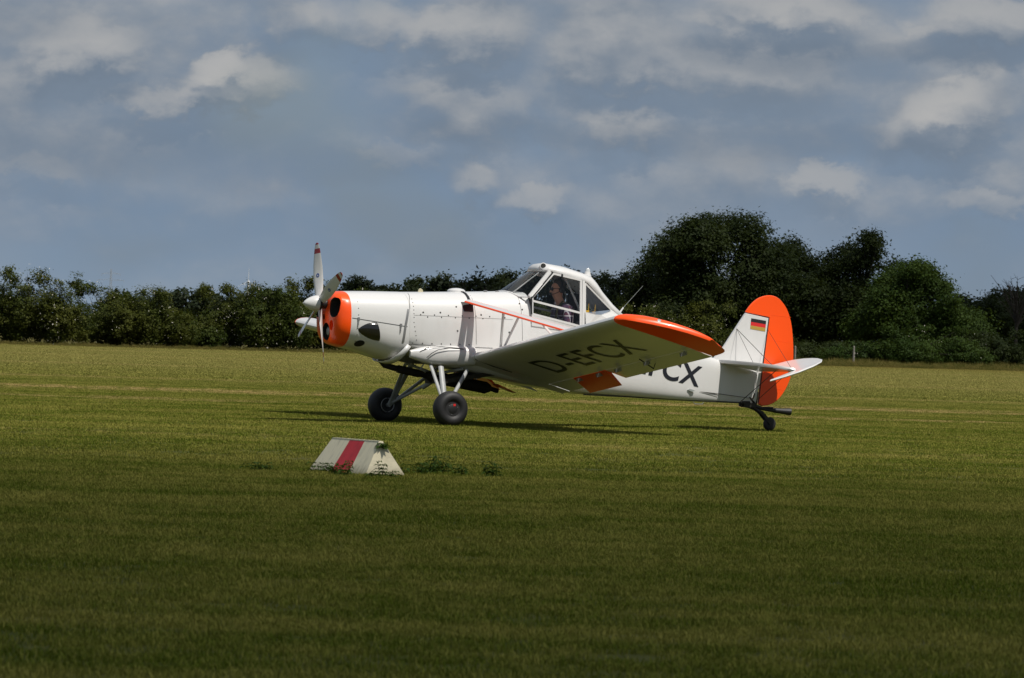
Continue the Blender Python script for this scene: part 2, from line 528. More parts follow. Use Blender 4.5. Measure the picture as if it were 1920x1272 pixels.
def gn_scatter(name, pts, scl, rot, idx, protos, label, cat):
    """stuff object: points carrying tufts through geometry nodes"""
    me = bpy.data.meshes.new(name)
    me.vertices.add(len(pts))
    me.vertices.foreach_set('co', np.asarray(pts, dtype=np.float32).ravel())
    for nm, arr, ty in (('sc', scl, 'FLOAT'), ('rz', rot, 'FLOAT'), ('pick', idx, 'INT')):
        a = me.attributes.new(nm, ty, 'POINT')
        a.data.foreach_set('value', np.asarray(arr, dtype=np.float32 if ty == 'FLOAT' else np.int32))
    o = bpy.data.objects.new(name, me); col.objects.link(o)
    pc = bpy.data.collections.new(name + '_tufts')
    for p in protos: pc.objects.link(p)
    ng = bpy.data.node_groups.new(name + '_scatter', 'GeometryNodeTree')
    ng.interface.new_socket('Geometry', in_out='INPUT', socket_type='NodeSocketGeometry')
    ng.interface.new_socket('Geometry', in_out='OUTPUT', socket_type='NodeSocketGeometry')
    N = ng.nodes; L = ng.links
    gi = N.new('NodeGroupInput'); go = N.new('NodeGroupOutput')
    ci = N.new('GeometryNodeCollectionInfo'); ci.inputs[0].default_value = pc
    ci.inputs['Separate Children'].default_value = True; ci.inputs['Reset Children'].default_value = True
    ip = N.new('GeometryNodeInstanceOnPoints'); ip.inputs['Pick Instance'].default_value = True

    def na(nm, ty):
        a = N.new('GeometryNodeInputNamedAttribute'); a.data_type = ty; a.inputs[0].default_value = nm
        return a.outputs[0]
    cx = N.new('ShaderNodeCombineXYZ'); L.new(na('rz', 'FLOAT'), cx.inputs[2])
    L.new(gi.outputs[0], ip.inputs['Points']); L.new(ci.outputs[0], ip.inputs['Instance'])
    L.new(na('pick', 'INT'), ip.inputs['Instance Index']); L.new(na('sc', 'FLOAT'), ip.inputs['Scale'])
    er = N.new('FunctionNodeEulerToRotation'); L.new(cx.outputs[0], er.inputs[0]); L.new(er.outputs[0], ip.inputs['Rotation'])
    L.new(ip.outputs[0], go.inputs[0])
    md = o.modifiers.new('scatter', 'NODES'); md.node_group = ng
    tag(o, label, cat, kind='stuff')
    return o


def tuft_proto(name, nb, radius, hlo, hhi, width, lean, material):
    v = []; f = []
    for i in range(nb):
        a = rng.uniform(0, 2 * math.pi); r = radius * math.sqrt(rng.uniform())
        x, y = r * math.cos(a), r * math.sin(a)
        h = rng.uniform(hlo, hhi); b = rng.uniform(0, 2 * math.pi); ln = h * lean * rng.uniform(0.2, 1.2)
        dx, dy = math.cos(b), math.sin(b); w = width * rng.uniform(0.6, 1.3)
        px, py = -dy * w / 2, dx * w / 2
        k = len(v)
        v += [(x - px, y - py, -0.005), (x + px, y + py, -0.005),
              (x + px * .8 + dx * ln * .35, y + py * .8 + dy * ln * .35, h * .6), (x - px * .8 + dx * ln * .35, y - py * .8 + dy * ln * .35, h * .6),
              (x + dx * ln, y + dy * ln, h)]
        f += [(k, k + 1, k + 2, k + 3), (k + 3, k + 2, k + 4)]
    me = bpy.data.meshes.new(name); me.from_pydata(v, [], f); me.materials.append(material)
    return bpy.data.objects.new(name, me)


def frustum_points(y0, y1, dens, margin=0.012, pad=2.5):
    hw = lambda y: y * (0.1 + margin) + pad
    area = (hw(y0) + hw(y1)) * (y1 - y0)
    n = int(area * dens)
    y = np.sqrt(rng.uniform(y0 ** 2, y1 ** 2, n))
    x = rng.uniform(-1, 1, n) * (y * (0.1 + margin) + pad)
    return np.stack([x, y, np.zeros(n)], 1)


protos_n = [tuft_proto('turf_tuft', 64, 0.13, 0.013, 0.032, 0.0045, 0.9, M['grass']) for _ in range(5)]
protos_m = [tuft_proto('turf_tuft', 95, 0.26, 0.010, 0.025, 0.007, 0.9, M['grass']) for _ in range(5)]
protos_f = [tuft_proto('turf_tuft', 120, 0.60, 0.014, 0.034, 0.016, 0.9, M['grass']) for _ in range(5)]
for nm, (y0, y1, dn), pr, lab in (('mown_grass', (17.5, 48, 92), protos_n, 'short mown grass in the shade in the foreground'),
                                  ('mown_grass', (48, 118, 22), protos_m, 'short mown grass under and around the airplane'),
                                  ('mown_grass', (118, 262, 5.5), protos_f, 'pale mown grass of the strip towards the hedge')):
    p = frustum_points(y0, y1, dn)
    n = len(p)
    gn_scatter(nm, p, rng.uniform(0.7, 1.25, n), rng.uniform(0, 6.283, n), rng.integers(0, 5, n), pr, lab, 'grass')
# a few longer tussocks and stalks the mower left
protos_s = [tuft_proto('stalk_tuft', 10, 0.08, 0.025, 0.06, 0.004, 0.9, M['grass']) for _ in range(4)]
p = frustum_points(18, 75, 1.6); n = len(p)
gn_scatter('grass_tussocks', p, rng.uniform(0.6, 1.2, n), rng.uniform(0, 6.283, n), rng.integers(0, 4, n), protos_s, 'longer grass stalks missed by the mower', 'grass')
# uncut grass along the hedge foot
protos_t = [tuft_proto('uncut_tuft', 120, 0.45, 0.2, 0.75, 0.022, 0.45, M['tallgrass']) for _ in range(4)]
n = 6500
tx = rng.uniform(-34, 36, n); q = rng.uniform(0, 1, n)
ty = 236 + (tx + 25) * 0.50 + q ** 1.2 * 15
tz = np.zeros(n)
sc = rng.uniform(0.3, 0.8, n) * (0.16 + 0.6 * q) * np.where(tx > 8, 1.2, 0.6)
gn_scatter('uncut_grass', np.stack([tx, ty, tz], 1), sc, rng.uniform(0, 6.283, n), rng.integers(0, 4, n), protos_t, 'uncut dry grass along the foot of the hedge', 'grass')


# ------------------------------------------------------------------ vegetation
def leaves_mesh(name, lobes, n_leaf, size, clump, material, seed, shell=0.55, clump_n=26):
    """many small two-triangle leaves in clumps through the volume of the lobes (cx,cy,cz,rx,ry,rz)"""
    r = np.random.default_rng(seed)
    L = np.array(lobes, dtype=float)
    vol = (L[:, 3] * L[:, 4] * L[:, 5]) ** 0.75
    nc = max(1, n_leaf // clump_n)
    pick = r.choice(len(L), nc, p=vol / vol.sum())
    d = r.normal(size=(nc, 3)); d /= np.linalg.norm(d, axis=1)[:, None]
    rad = shell + (1 - shell) * r.uniform(size=nc) ** 0.6
    rad *= 1 + 0.05 * r.normal(size=nc)
    cc = L[pick, :3] + d * rad[:, None] * L[pick, 3:]
    cs = clump * r.uniform(0.45, 1.15, nc)
    ci = np.repeat(np.arange(nc), clump_n)
    n = len(ci)
    off = r.normal(size=(n, 3)) * cs[ci][:, None] * np.array([1, 1, 0.7])
    c = cc[ci] + off
    c[:, 2] = np.maximum(c[:, 2], 0.03)
    cl_n = r.normal(size=(nc, 3)) * 0.35
    nrm = r.normal(size=(n, 3)) * 0.42 + np.array([0, 0, 0.55]) + d[ci] * 0.75 + cl_n[ci]
    nrm /= np.linalg.norm(nrm, axis=1)[:, None]
    a = np.cross(nrm, r.normal(size=(n, 3))); a /= np.linalg.norm(a, axis=1)[:, None]
    b = np.cross(nrm, a)
    s = size * r.uniform(0.6, 1.35, n)[:, None]
    v = np.empty((n, 4, 3))
    v[:, 0] = c - a * s * 0.62; v[:, 1] = c + b * s * 0.34 - nrm * s * 0.06
    v[:, 2] = c + a * s * 0.62; v[:, 3] = c - b * s * 0.34 - nrm * s * 0.06
    me = bpy.data.meshes.new(name)
    me.vertices.add(n * 4); me.vertices.foreach_set('co', v.astype(np.float32).ravel())
    me.loops.add(n * 4); me.loops.foreach_set('vertex_index', np.arange(n * 4, dtype=np.int32))
    me.polygons.add(n); me.polygons.foreach_set('loop_start', np.arange(0, n * 4, 4, dtype=np.int32))
    me.update(calc_edges=True); me.materials.append(material)
    return me


def limb_mesh(name, trunk_h, trunk_r, lobes, seed, nb=14, material=None):
    r = random.Random(seed)
    mb = MB()
    top = Vector((r.uniform(-.3, .3), r.uniform(-.3, .3), trunk_h))
    mb.tube([(0, 0, -0.05), (top.x * .4, top.y * .4, trunk_h * .5), top], [trunk_r * 1.25, trunk_r, trunk_r * .7], 8)
    for i in range(nb):
        l = lobes[i % len(lobes)]
        e = Vector((l[0] + r.uniform(-.6, .6) * l[3], l[1] + r.uniform(-.6, .6) * l[4], l[2] + r.uniform(-.4, .75) * l[5]))
        s = Vector((top.x, top.y, 0)) * r.uniform(.5, 1) + Vector((0, 0, trunk_h * r.uniform(.5, 1)))
        mid = s.lerp(e, .5) + Vector((r.uniform(-.2, .2), r.uniform(-.2, .2), r.uniform(0, .3)))
        mb.tube([s, mid, e], [trunk_r * .45, trunk_r * .28, trunk_r * .08], 6)
    me_o = mb.build(name, material or M['bark'])
    me = me_o.data
    bpy.data.objects.remove(me_o)
    return me


def part_from(name, me, parent, kind=None):
    o = bpy.data.objects.new(name, me); col.objects.link(o); o.parent = parent
    if kind: o['kind'] = kind
    return o


def W(u, v_top, D):
    """world x and height of a thing at distance D seen at photo column u with its top at row v_top"""
    return (u - 960) * D / 9600.0, CAM_H + (621 + (u - 960) * 0.0288 - v_top) * D / 9600.0


def bush_lobes(w, h, dp, seed, n=9):
    r = random.Random(seed); L = []
    for i in range(n):
        x = (i / (n - 1) - .5) * w * .8 + r.uniform(-.12, .12) * w
        hh = h * (1 - 0.34 * abs(2 * x / w) ** 2) * r.uniform(.62, 1.0)
        L.append((x, r.uniform(-.28, .28) * dp, hh * .52, w * r.uniform(.17, .25), dp * r.uniform(.28, .4), hh * .50))
    for i in range(5):     # sprays on top
        x = r.uniform(-.4, .4) * w
        L.append((x, r.uniform(-.2, .2) * dp, h * r.uniform(.82, .95), w * .09, dp * .13, h * .11))
    return L


def make_bush(u, vtop, wpx, D, seed, material, label, flowers, group, nleaf=34000, name='hedge_bush'):
    D = D - 25 * (1 - u / 1920.0)
    x, h = W(u, vtop, D)
    w = wpx * D / 9600.0
    lob = bush_lobes(w, h, 3.0, seed)
    o = tag(empty(name, (x, D, 0)), label, 'bush', group)
    part_from('crown', leaves_mesh('crown', lob, nleaf, 0.092, 0.16, material, seed, 0.30), o)
    part_from('stems', limb_mesh('stems', h * .3, 0.05, lob, seed, 12), o)
    if flowers:
        part_from('blossoms', leaves_mesh('blossoms', [(l[0], l[1] - .25, l[2], l[3] * 1.12, l[4] * 1.15, l[5] * 1.12) for l in lob], int(flowers * 1.5), 0.055, 0.30, M['petal'], seed + 500, 0.93, 4), o, 'stuff')
    return o


HG = 'bushes of the hedge along the field edge'
for i, a in enumerate([
    (-25, 522, 200, 276, 11, 'hedge', 'tall dog rose bush at the hedge end farthest from the big trees', 160),
    (75, 506, 170, 274, 12, 'hedge2', 'tallest dog rose bush with sprays standing up above the hedge', 260),
    (185, 530, 170, 277, 13, 'hedge', 'flowering dog rose bush in front of the lattice pylon', 220),
    (268, 536, 150, 273, 14, 'hedge2', 'dog rose bush between the pylon and a dark gap in the hedge', 110),
    (352, 585, 110, 276, 15, 'hedge', 'low shaded bush filling the dark gap in the hedge', 20),
    (432, 532, 130, 275, 16, 'hedge2', 'flowering dog rose bush just in front of the wind turbine', 200),
    (512, 540, 140, 273, 17, 'hedge', 'yellowish bush between the wind turbine and the propeller', 140),
    (580, 519, 120, 276, 18, 'hedge2', 'green bush rising behind the propeller blades', 60),
    (672, 542, 140, 277, 19, 'hedge', 'bush behind the orange nose of the airplane', 40),
    (770, 552, 150, 276, 20, 'hedge2', 'bush behind the engine cowling', 30),
    (880, 570, 160, 277, 21, 'hedge', 'bush behind the wing strut of the airplane', 0),
    (1000, 575, 160, 277, 22, 'hedge2', 'bush behind the cockpit of the airplane', 0),
    (1105, 566, 150, 277, 23, 'hedge', 'bush beside the whip antenna of the airplane', 40),
    (1215, 576, 150, 275, 24, 'hedge2', 'flowering bush behind the raised orange wing tip', 120),
    (1322, 566, 170, 274, 25, 'hedge2', 'white flowering bush between the wing tip and the tail fin', 280),
]):
    make_bush(*a[:5], M[a[5]], a[6], a[7], HG)
make_bush(1705, 612, 260, 276, 31, M['maple'], 'low spreading green bush below the bright green maple', 50, HG)
make_bush(1580, 640, 190, 279, 32, M['oak'], 'dark low bush beside the wooden fence post', 0, HG)
make_bush(1850, 618, 180, 279, 33, M['oak'], 'dark low bush beside the bare dead tree', 0, HG)
make_bush(1445, 630, 180, 280, 34, M['oak'], 'dark undergrowth bush behind the orange rudder', 0, HG)


def make_tree(name, u, vtop, wpx, D, seed, material, label, group, nleaf, size, lob_fn, trunk_r=.28, cat='tree', clump=.34, shell=.5):
    x, h = W(u, vtop, D)
    w = wpx * D / 9600.0
    o = tag(empty(name, (x, D, 0)), label, cat, group)
    lob = lob_fn(w, h * (1.09 if lob_fn is round_crown and 'oak' in name else 1.0), random.Random(seed))
    part_from('crown', leaves_mesh('crown', lob, nleaf, size, clump, material, seed, shell), o)
    part_from('trunk', limb_mesh('trunk', h * .35, trunk_r, lob, seed, 24), o)
    return o


def round_crown(w, h, r):
    L = [(0, 0, h * .52, w * .40, w * .34, h * .40)]
    for i in range(22):
        a = r.uniform(0, math.pi); e = r.uniform(.1, 1)
        x = math.cos(a) * w * .40 * r.uniform(.6, 1); z = h * .46 + math.sin(a) * h * .40 * r.uniform(.75, 1.0)
        L.append((x, r.uniform(-.3, .3) * w, z, w * r.uniform(.08, .15), w * r.uniform(.08, .15), h * r.uniform(.07, .13)))
    for i in range(16):
        L.append((r.uniform(-.45, .45) * w, r.uniform(-.3, .1) * w, h * r.uniform(.12, .45), w * .15, w * .13, h * .15))
    return L


def open_crown(w, h, r):
    L = [(-.1 * w, 0, h * .45, w * .30, w * .26, h * .34)]
    for i in range(26):
        a = r.uniform(0, math.pi)
        x = math.cos(a) * w * .44 * r.uniform(.35, 1); z = h * .42 + math.sin(a) * h * .47 * r.uniform(.7, 1.05)
        L.append((x, r.uniform(-.3, .3) * w, z, w * r.uniform(.06, .12), w * r.uniform(.07, .12), h * r.uniform(.04, .09)))
    for i in range(14):
        L.append((r.uniform(-.45, .45) * w, r.uniform(-.3, .1) * w, h * r.uniform(.12, .5), w * .15, w * .13, h * .14))
    return L


TG = 'trees of the copse beyond the field'
make_tree('oak_tree', 1352, 398, 330, 288, 41, M['oak'], 'tall dark domed oak, the highest tree of the copse', TG, 120000, .145, round_crown)
make_tree('oak_tree', 1225, 478, 130, 292, 42, M['oak'], 'small dark tree on the flank of the highest oak', TG, 22000, .14, round_crown, .18)
make_tree('oak_tree', 1480, 455, 170, 292, 43, M['oak'], 'dark tree in the dip between the two tallest crowns', TG, 46000, .14, round_crown, .2)
make_tree('oak_tree', 1610, 424, 215, 289, 44, M['oak'], 'dark tree with sky showing through its loose crown', TG, 60000, .14, open_crown, .24)
make_tree('maple_tree', 1718, 478, 240, 281, 45, M['maple'], 'brighter green field maple with a ragged crown', TG, 76000, .13, open_crown, .22)
make_tree('oak_tree', 1840, 565, 150, 300, 46, M['oak'], 'low dark tree beside the field maple', TG, 14000, .16, round_crown, .18)

make_tree('oak_tree', 1915, 545, 170, 302, 47, M['oak'], 'low dark tree closing the copse behind the bare dead tree', TG, 24000, .14, round_crown, .18)

# wood farther back
far_lobs = []
FW = [(350, 534, 95), (395, 548, 70), (455, 548, 90), (500, 540, 80), (545, 550, 70), (672, 510, 80), (640, 535, 60), (725, 527, 90), (780, 515, 95), (835, 503, 100), (890, 499, 100), (945, 497, 95), (1000, 500, 90),
      (1060, 493, 95), (1120, 498, 90), (1172, 500, 90), (1230, 505, 110), (-10, 550, 120), (250, 545, 110), (1870, 532, 100), (1925, 528, 110), (310, 545, 70), (1790, 540, 90)]
for i, (u, vt, wp) in enumerate(FW):
    D = 470 + (i * 37) % 60
    make_tree('far_tree', u, vt, wp * 1.15, D, 60 + i, M['farwood'], 'dark tree of the distant wood behind the hedge', 'trees of the distant wood', 7000, .30, round_crown, .3, 'tree', .40, .45)

# bare tree at the copse's end
xb, hb = W(1903, 512, 290)
bt = tag(empty('bare_tree', (xb, 290, 0)), 'bare dead tree with thin leafless twigs', 'tree')
mb = MB(); r = random.Random(5)
mb.tube([(0, 0, -.05), (.05, 0, hb * .4), (0, 0, hb * .7)], [.12, .09, .05], 7)
mb.build('trunk', M['bark'], bt)
mb = MB()
for i in range(34):
    s = Vector((0.02, 0, hb * r.uniform(.35, .7))); a = r.uniform(0, 6.28); l = r.uniform(.8, 1.7)
    e = s + Vector((math.cos(a) * l, math.sin(a) * l * .6, r.uniform(.3, .95) * (hb - s.z)))
    m_ = s.lerp(e, .5) + Vector((r.uniform(-.1, .1), 0, .12))
    mb.tube([s, m_, e], [.035, .022, .008], 5)
    for k in range(4):
        q = s.lerp(e, r.uniform(.4, .95)); b = r.uniform(0, 6.28)
        mb.tube([q, q + Vector((math.cos(b) * .4, math.sin(b) * .3, r.uniform(.05, .35)))], [.012, .005], 4)
mb.build('twigs', M['bark'], bt)

# fence posts in the uncut grass
for u, vt, vb, lab in ((1601, 650, 676, 'weathered wooden fence post in uncut grass before the copse'), (1491, 650, 672, 'thin fence post just behind the orange rudder')):
    D = 268; x, h = W(u, vt, D)
    mb = MB(); mb.tube([(0, 0, -.1), (.01, 0, h * .6), (.015, 0, h)], [.055, .05, .045], 8)
    mb.lathe((.015, 0, h - .002), (0, 0, 1), [(0, .045), (.02, .03), (.03, .004)], 8)
    o = mb.build('fence_post', M['post']); o.location = (x, D, 0)
    tag(o, lab, 'post', 'posts of the field fence')

# distant wind turbine and lattice pylon
D = 10000; x, h = W(463, 529, D)
wt = tag(empty('wind_turbine', (x, D, 0)), 'white wind turbine far off with a blade standing above the hedge', 'wind turbine')
mb = MB(); mb.tube([(0, 0, 0), (0, 0, h)], [2.6, 1.5], 12); mb.build('tower', M['turbine'], wt)
mb = MB(); mb.box((0, -1, h + 1), (4, 9, 4)); mb.build('nacelle', M['turbine'], wt, smooth=False)
for k in range(3):
    a = math.radians(88 + 120 * k); mb = MB()
    R_ = [Vector((math.cos(a), 0, math.sin(a))) * q + Vector((0, -6, h + 1)) for q in (0, 6, 16, 27)]
    mb.tube(R_, [1.0, 1.5, 1.0, .25], 8, flat=.35, ref=(0, 1, 0)); mb.build('rotor_blade', M['turbine'], wt)
D = 5000; x, h = W(205, 504, D)
py = tag(empty('power_pylon', (x, D, 0)), 'thin grey lattice power pylon far behind the hedge', 'pylon')
mb = MB()
for sx in (-1, 1):
    for sy in (-1, 1):
        mb.tube([(sx * 4, sy * 4, 0), (sx * 1.1, sy * 1.1, h * .6), (sx * .3, sy * .3, h)], [.14, .12, .10], 5)
zz = 0
while zz < h - 3:
    wz = 4 - 2.9 * min(zz / (h * .6), 1); st = max(2.5, wz * 1.5)
    for sy in (-1, 1):
        mb.tube([(-wz, sy * wz, zz), (wz * .85, sy * wz * .85, min(zz + st, h))], .06, 4); mb.tube([(wz, sy * wz, zz), (-wz * .85, sy * wz * .85, min(zz + st, h))], .06, 4)
    zz += st
mb.build('lattice_mast', M['pylon'], py)
for zf, half in ((.78, 13), (.9, 9)):
    mb = MB()
    for s in (-1, 1):
        mb.tube([(0, 0, h * zf + 1.6), (s * half, 0, h * zf)], .10, 5); mb.tube([(0, 0, h * zf), (s * half, 0, h * zf)], .10, 5)
        mb.tube([(s * half, 0, h * zf), (s * half, 0, h * zf - 2)], .12, 5)
    mb.build('cross_arm', M['pylon'], py)


# ------------------------------------------------------------------ clouds between the sun and the field
def cloud_mat(r0):
    m = bpy.data.materials.new('cloud_vapour'); m.use_nodes = True
    t = NT(m.node_tree)
    o = t.n('ShaderNodeTexCoord').outputs['Object']
    s = t.n('ShaderNodeSeparateXYZ', {0: o})
    rr = t.m('SQRT', t.m('ADD', t.m('MULTIPLY', s.outputs[0], s.outputs[0]), t.m('MULTIPLY', s.outputs[1], s.outputs[1])))
    rr = t.m('ADD', rr, t.m('MULTIPLY', t.m('SUBTRACT', t.noise(o, 9.0, 5), 0.5), 0.09))
    a = t.ss(rr, 1.0, r0, 0.0, 0.72)
    df = t.n('ShaderNodeBsdfDiffuse', {0: (.9, .9, .9, 1)}); tl = t.n('ShaderNodeBsdfTranslucent', {0: (.5, .5, .5, 1)})
    mx = t.n('ShaderNodeMixShader', {0: .4, 1: df.outputs[0], 2: tl.outputs[0]})
    tr = t.n('ShaderNodeBsdfTransparent')
    mm = t.n('ShaderNodeMixShader', {0: a, 1: tr.outputs[0], 2: mx.outputs[0]})
    t.n('ShaderNodeOutputMaterial', {0: mm.outputs[0]})
    return m


def make_cloud(gx, gy, rx, ry, r0, seed, label):
    alt = 1500.0
    c = Vector((gx, gy, 0)) + sun_dir * (alt / sun_dir.z)
    rg = np.random.default_rng(seed)
    nu, nv = 48, 24
    ph = rg.uniform(0, 6.28, 8)
    v = []; f = []
    for j in range(nv + 1):
        th = math.pi * j / nv
        for i in range(nu):
            a = 2 * math.pi * i / nu
            k = 1 + .05 * math.sin(3 * a + ph[0]) + .03 * math.sin(7 * a + ph[1])
            b = .15 * math.sin(5 * a + ph[2] + 3 * th) + .12 * math.sin(9 * th + 4 * a + ph[3])
            z = math.cos(th); z = z * (1 + b) if z > 0 else z * .35
            v.append((math.sin(th) * math.cos(a) * k, math.sin(th) * math.sin(a) * k, z))
    for j in range(nv):
        for i in range(nu):
            i2 = (i + 1) % nu
            f.append((j * nu + i, j * nu + i2, (j + 1) * nu + i2, (j + 1) * nu + i))
    o = mesh_obj('cloud', v, f, cloud_mat(r0), None, True)
    o.location = c; o.scale = (rx, ry, min(rx, ry) * .5)
    tag(o, kind='structure')
    o['label'] = label
    return o


make_cloud(0, -160, 480, 222, .72, 3, 'broad cloud shading the foreground grass')
make_cloud(34, 402, 62, 132, .80, 4, 'unseen cloud added to darken the copse and the distant wood')  # added out of view to keep the sun off the far trees


# ------------------------------------------------------------------ the airplane (local frame: X to the nose, Y to its left wing, Z up)
TH = math.radians(25.5)
PLANE_AT = (-1.2707, 70.7793, 0.0)
air = tag(empty('airplane', PLANE_AT, math.pi + TH), 'white and orange low-wing crop-duster airplane with braced wings parked on the grass', 'airplane')

HULL = [  # X, top, bottom, height of greatest width, half width, roundness top, bottom
    (0.36, 1.815, 1.03, 1.32, 0.445, 3.0, 3.5),
    (-0.02, 1.826, 0.90, 1.27, 0.448, 3.0, 4.5),
    (-0.20, 1.832, 0.82, 1.25, 0.450, 3.0, 4.5),
    (-0.80, 1.853, 0.70, 1.20, 0.450, 3.0, 5.0),
    (-1.25, 1.872, 0.62, 1.18, 0.445, 3.0, 5.0),
    (-1.49, 1.868, 0.58, 1.15, 0.440, 3.2, 5.0),
    (-1.495, 1.45, 0.58, 1.10, 0.440, 14.0, 5.0),
    (-2.44, 1.43, 0.46, 1.05, 0.420, 14.0, 5.0),
    (-2.45, 1.58, 0.46, 1.05, 0.420, 7.0, 5.0),
    (-2.85, 1.58, 0.445, 1.02, 0.385, 5.0, 5.0),
    (-3.12, 1.55, 0.435, 0.98, 0.355, 3.6, 5.0),
    (-3.90, 1.26, 0.405, 0.82, 0.245, 3.4, 5.0),
    (-4.62, 1.00, 0.388, 0.70, 0.135, 3.4, 5.0),
    (-5.30, 0.865, 0.380, 0.62, 0.035, 3.0, 4.0),
]


def hull_at(X):
    for a, b in zip(HULL, HULL[1:]):
        if a[0] >= X >= b[0]:
            k = (a[0] - X) / (a[0] - b[0])
            return [p + (q - p) * k for p, q in zip(a, b)]
    return list(HULL[0] if X > HULL[0][0] else HULL[-1])


def ring(st, n=48):
    X, zt, zb, zc, w, nt, nb = st
    out = []
    for k in range(n):
        a = 2 * math.pi * k / n
        c, s = math.cos(a), math.sin(a)
        e = 2.0 / (nt if s >= 0 else nb)
        y = w * math.copysign(abs(c) ** e, c)
        z = zc + (zt - zc if s >= 0 else zc - zb) * math.copysign(abs(s) ** e, s)
        out.append((X, y, z))
    return out


def side_y(X, Z, tab=None):
    st = hull_at(X) if tab is None else tab(X)
    _, zt, zb, zc, w, nt, nb = st
    q = (Z - zc) / (zt - zc) if Z >= zc else (zc - Z) / (zc - zb)
    n = nt if Z >= zc else nb
    return w * max(0.0, 1 - min(q, 1) ** n) ** (1.0 / n)


# fuselage skin, open over the cockpit
xs = [s[0] for s in HULL] + [0.1, -.5, -1.05, -1.4, -1.8, -2.1, -2.65, -3.3, -3.5, -3.7, -4.1, -4.3, -4.5, -4.8, -5.0, -5.15]
xs = sorted(set(xs), reverse=True)
v, f = loft([ring(hull_at(x)) for x in xs])
f = [q for q in f if not (len(q) == 4 and all(v[i][2] > 1.40 and -2.445 < v[i][0] < -1.49 and v[i][2] < 1.46 for i in q) and max(abs(v[i][1]) for i in q) < .47 and min(abs(v[i][1]) for i in q) < .425)]
fus = fix_normals(mesh_obj('fuselage', v, f, M['white'], air, True, auto=32))

# engine cowling and orange nose bowl
COWL = [
    (1.438, 1.58, 1.20, 1.42, 0.20, 2.6, 2.4), (1.430, 1.69, 1.135, 1.42, 0.31, 3.2, 2.4), (1.405, 1.750, 1.090, 1.42, 0.372, 3.4, 2.4),
    (1.355, 1.784, 1.062, 1.42, 0.412, 3.4, 2.4), (1.235, 1.800, 1.030, 1.41, 0.437, 3.0, 2.4), (1.06, 1.806, 0.995, 1.38, 0.443, 3.0, 2.4),
    (0.80, 1.812, 0.92, 1.35, 0.450, 3.0, 2.5), (0.62, 1.814, 0.875, 1.33, 0.452, 3.0, 2.6), (0.50, 1.815, 0.865, 1.32, 0.452, 3.0, 2.7), (0.365, 1.817, 0.90, 1.31, 0.451, 3.0, 3.0)]


def cowl_at(X):
    for a, b in zip(COWL, COWL[1:]):
        if a[0] >= X >= b[0]:
            k = (a[0] - X) / (a[0] - b[0])
            return [p + (q - p) * k for p, q in zip(a, b)]
    return list(COWL[0] if X > COWL[0][0] else COWL[-1])


v, f = loft([ring(s) for s in COWL[4:]])
cowl = fix_normals(mesh_obj('engine_cowling', v, f, M['white'], air, True, auto=40))
v, f = loft([ring(s) for s in COWL[:5]] + [ring((1.225, 1.798, 1.032, 1.41, .435, 3.0, 2.4))])
bowl = fix_normals(mesh_obj('nose_bowl', v, f, [M['orange'], M['dark']], air, True, auto=40))


def cutter(cy, cz, ry, rz, x0, x1, n=3.0, mats=1, tilt=0.0):
    mb = MB(); rr = []
    for x, k in ((x0, .8), (x1 - .02, 1.0), (x1 + .3, 1.25)):
        rg = []
        for i in range(28):
            a = 2 * math.pi * i / 28; c, s = math.cos(a), math.sin(a)
            yy = ry * k * math.copysign(abs(c) ** (2 / n), c); zz = rz * k * math.copysign(abs(s) ** (2 / n), s)
            rg.append((x, cy + yy + zz * tilt, cz + zz))
        rr.append(rg)
    v, f = loft(rr)
    o = fix_normals(mesh_obj('cut', v, f, [M['orange'], M['dark']], None, False, [mats] * len(f)))
    return o


def boolean_cut(o, cutters):
    for c in cutters:
        md = o.modifiers.new('cut', 'BOOLEAN'); md.operation = 'DIFFERENCE'; md.object = c; md.solver = 'EXACT'
    o.parent = None
    bpy.context.view_layer.update()
    dg = bpy.context.evaluated_depsgraph_get()
    me = bpy.data.meshes.new_from_object(o.evaluated_get(dg))
    o.modifiers.clear()
    o.data = me
    o.parent = air
    for c in cutters: bpy.data.objects.remove(c)


boolean_cut(bowl, [cutter(.270, 1.575, .112, .134, 1.25, 1.41, 2.7), cutter(-.270, 1.575, .112, .134, 1.25, 1.41, 2.7),
                   cutter(.045, 1.240, .122, .118, 1.30, 1.425, 2.0), cutter(.215, 1.33, .055, .068, 1.37, 1.42, 2.0, 0),
                   cutter(-.04, 1.44, .030, .038, 1.33, 1.43, 2.0)])
bowl.data.set_sharp_from_angle(angle=math.radians(35))
for s in (-1, 1):
    mb = MB(); mb.lathe((1.235, s * .27, 1.585), (1, 0, 0), [(0, .075), (.05, .07), (.06, .03)], 14)
    mb.build('engine_cylinder_head', M['gunmetal'], bowl)
mb = MB(); mb.lathe((1.305, .045, 1.245), (1, 0, 0), [(0, .088), (.09, .088), (.095, .075)], 20, 0)
mb.lathe((1.400, .045, 1.245), (1, 0, 0), [(0, .055), (.012, .053), (.018, .02)], 18, 1)
mb.build('landing_light', [M['black'], M['steel']], bowl)
def conform_strip(pts, width, tab, off=.003, along=True):
    """thin strip following the hull side through (X,Z) points"""
    mb = MB(); vs = []
    P2 = [Vector((p[0], p[1])) for p in pts]
    L = []
    for a, b in zip(P2, P2[1:]):
        for k in range(6): L.append(a.lerp(b, k / 6))
    L.append(P2[-1])
    vv = []; ff = []
    for i, p in enumerate(L):
        d = (L[min(i + 1, len(L) - 1)] - L[max(i - 1, 0)]).normalized(); nrm = Vector((-d.y, d.x))
        for s in (-1, 1):
            q = p + nrm * (s * width / 2)
            vv.append((q.x, side_y(q.x, q.y, tab) + off, q.y))
    for i in range(len(L) - 1):
        ff.append((2 * i, 2 * i + 1, 2 * i + 3, 2 * i + 2))
    return vv, ff


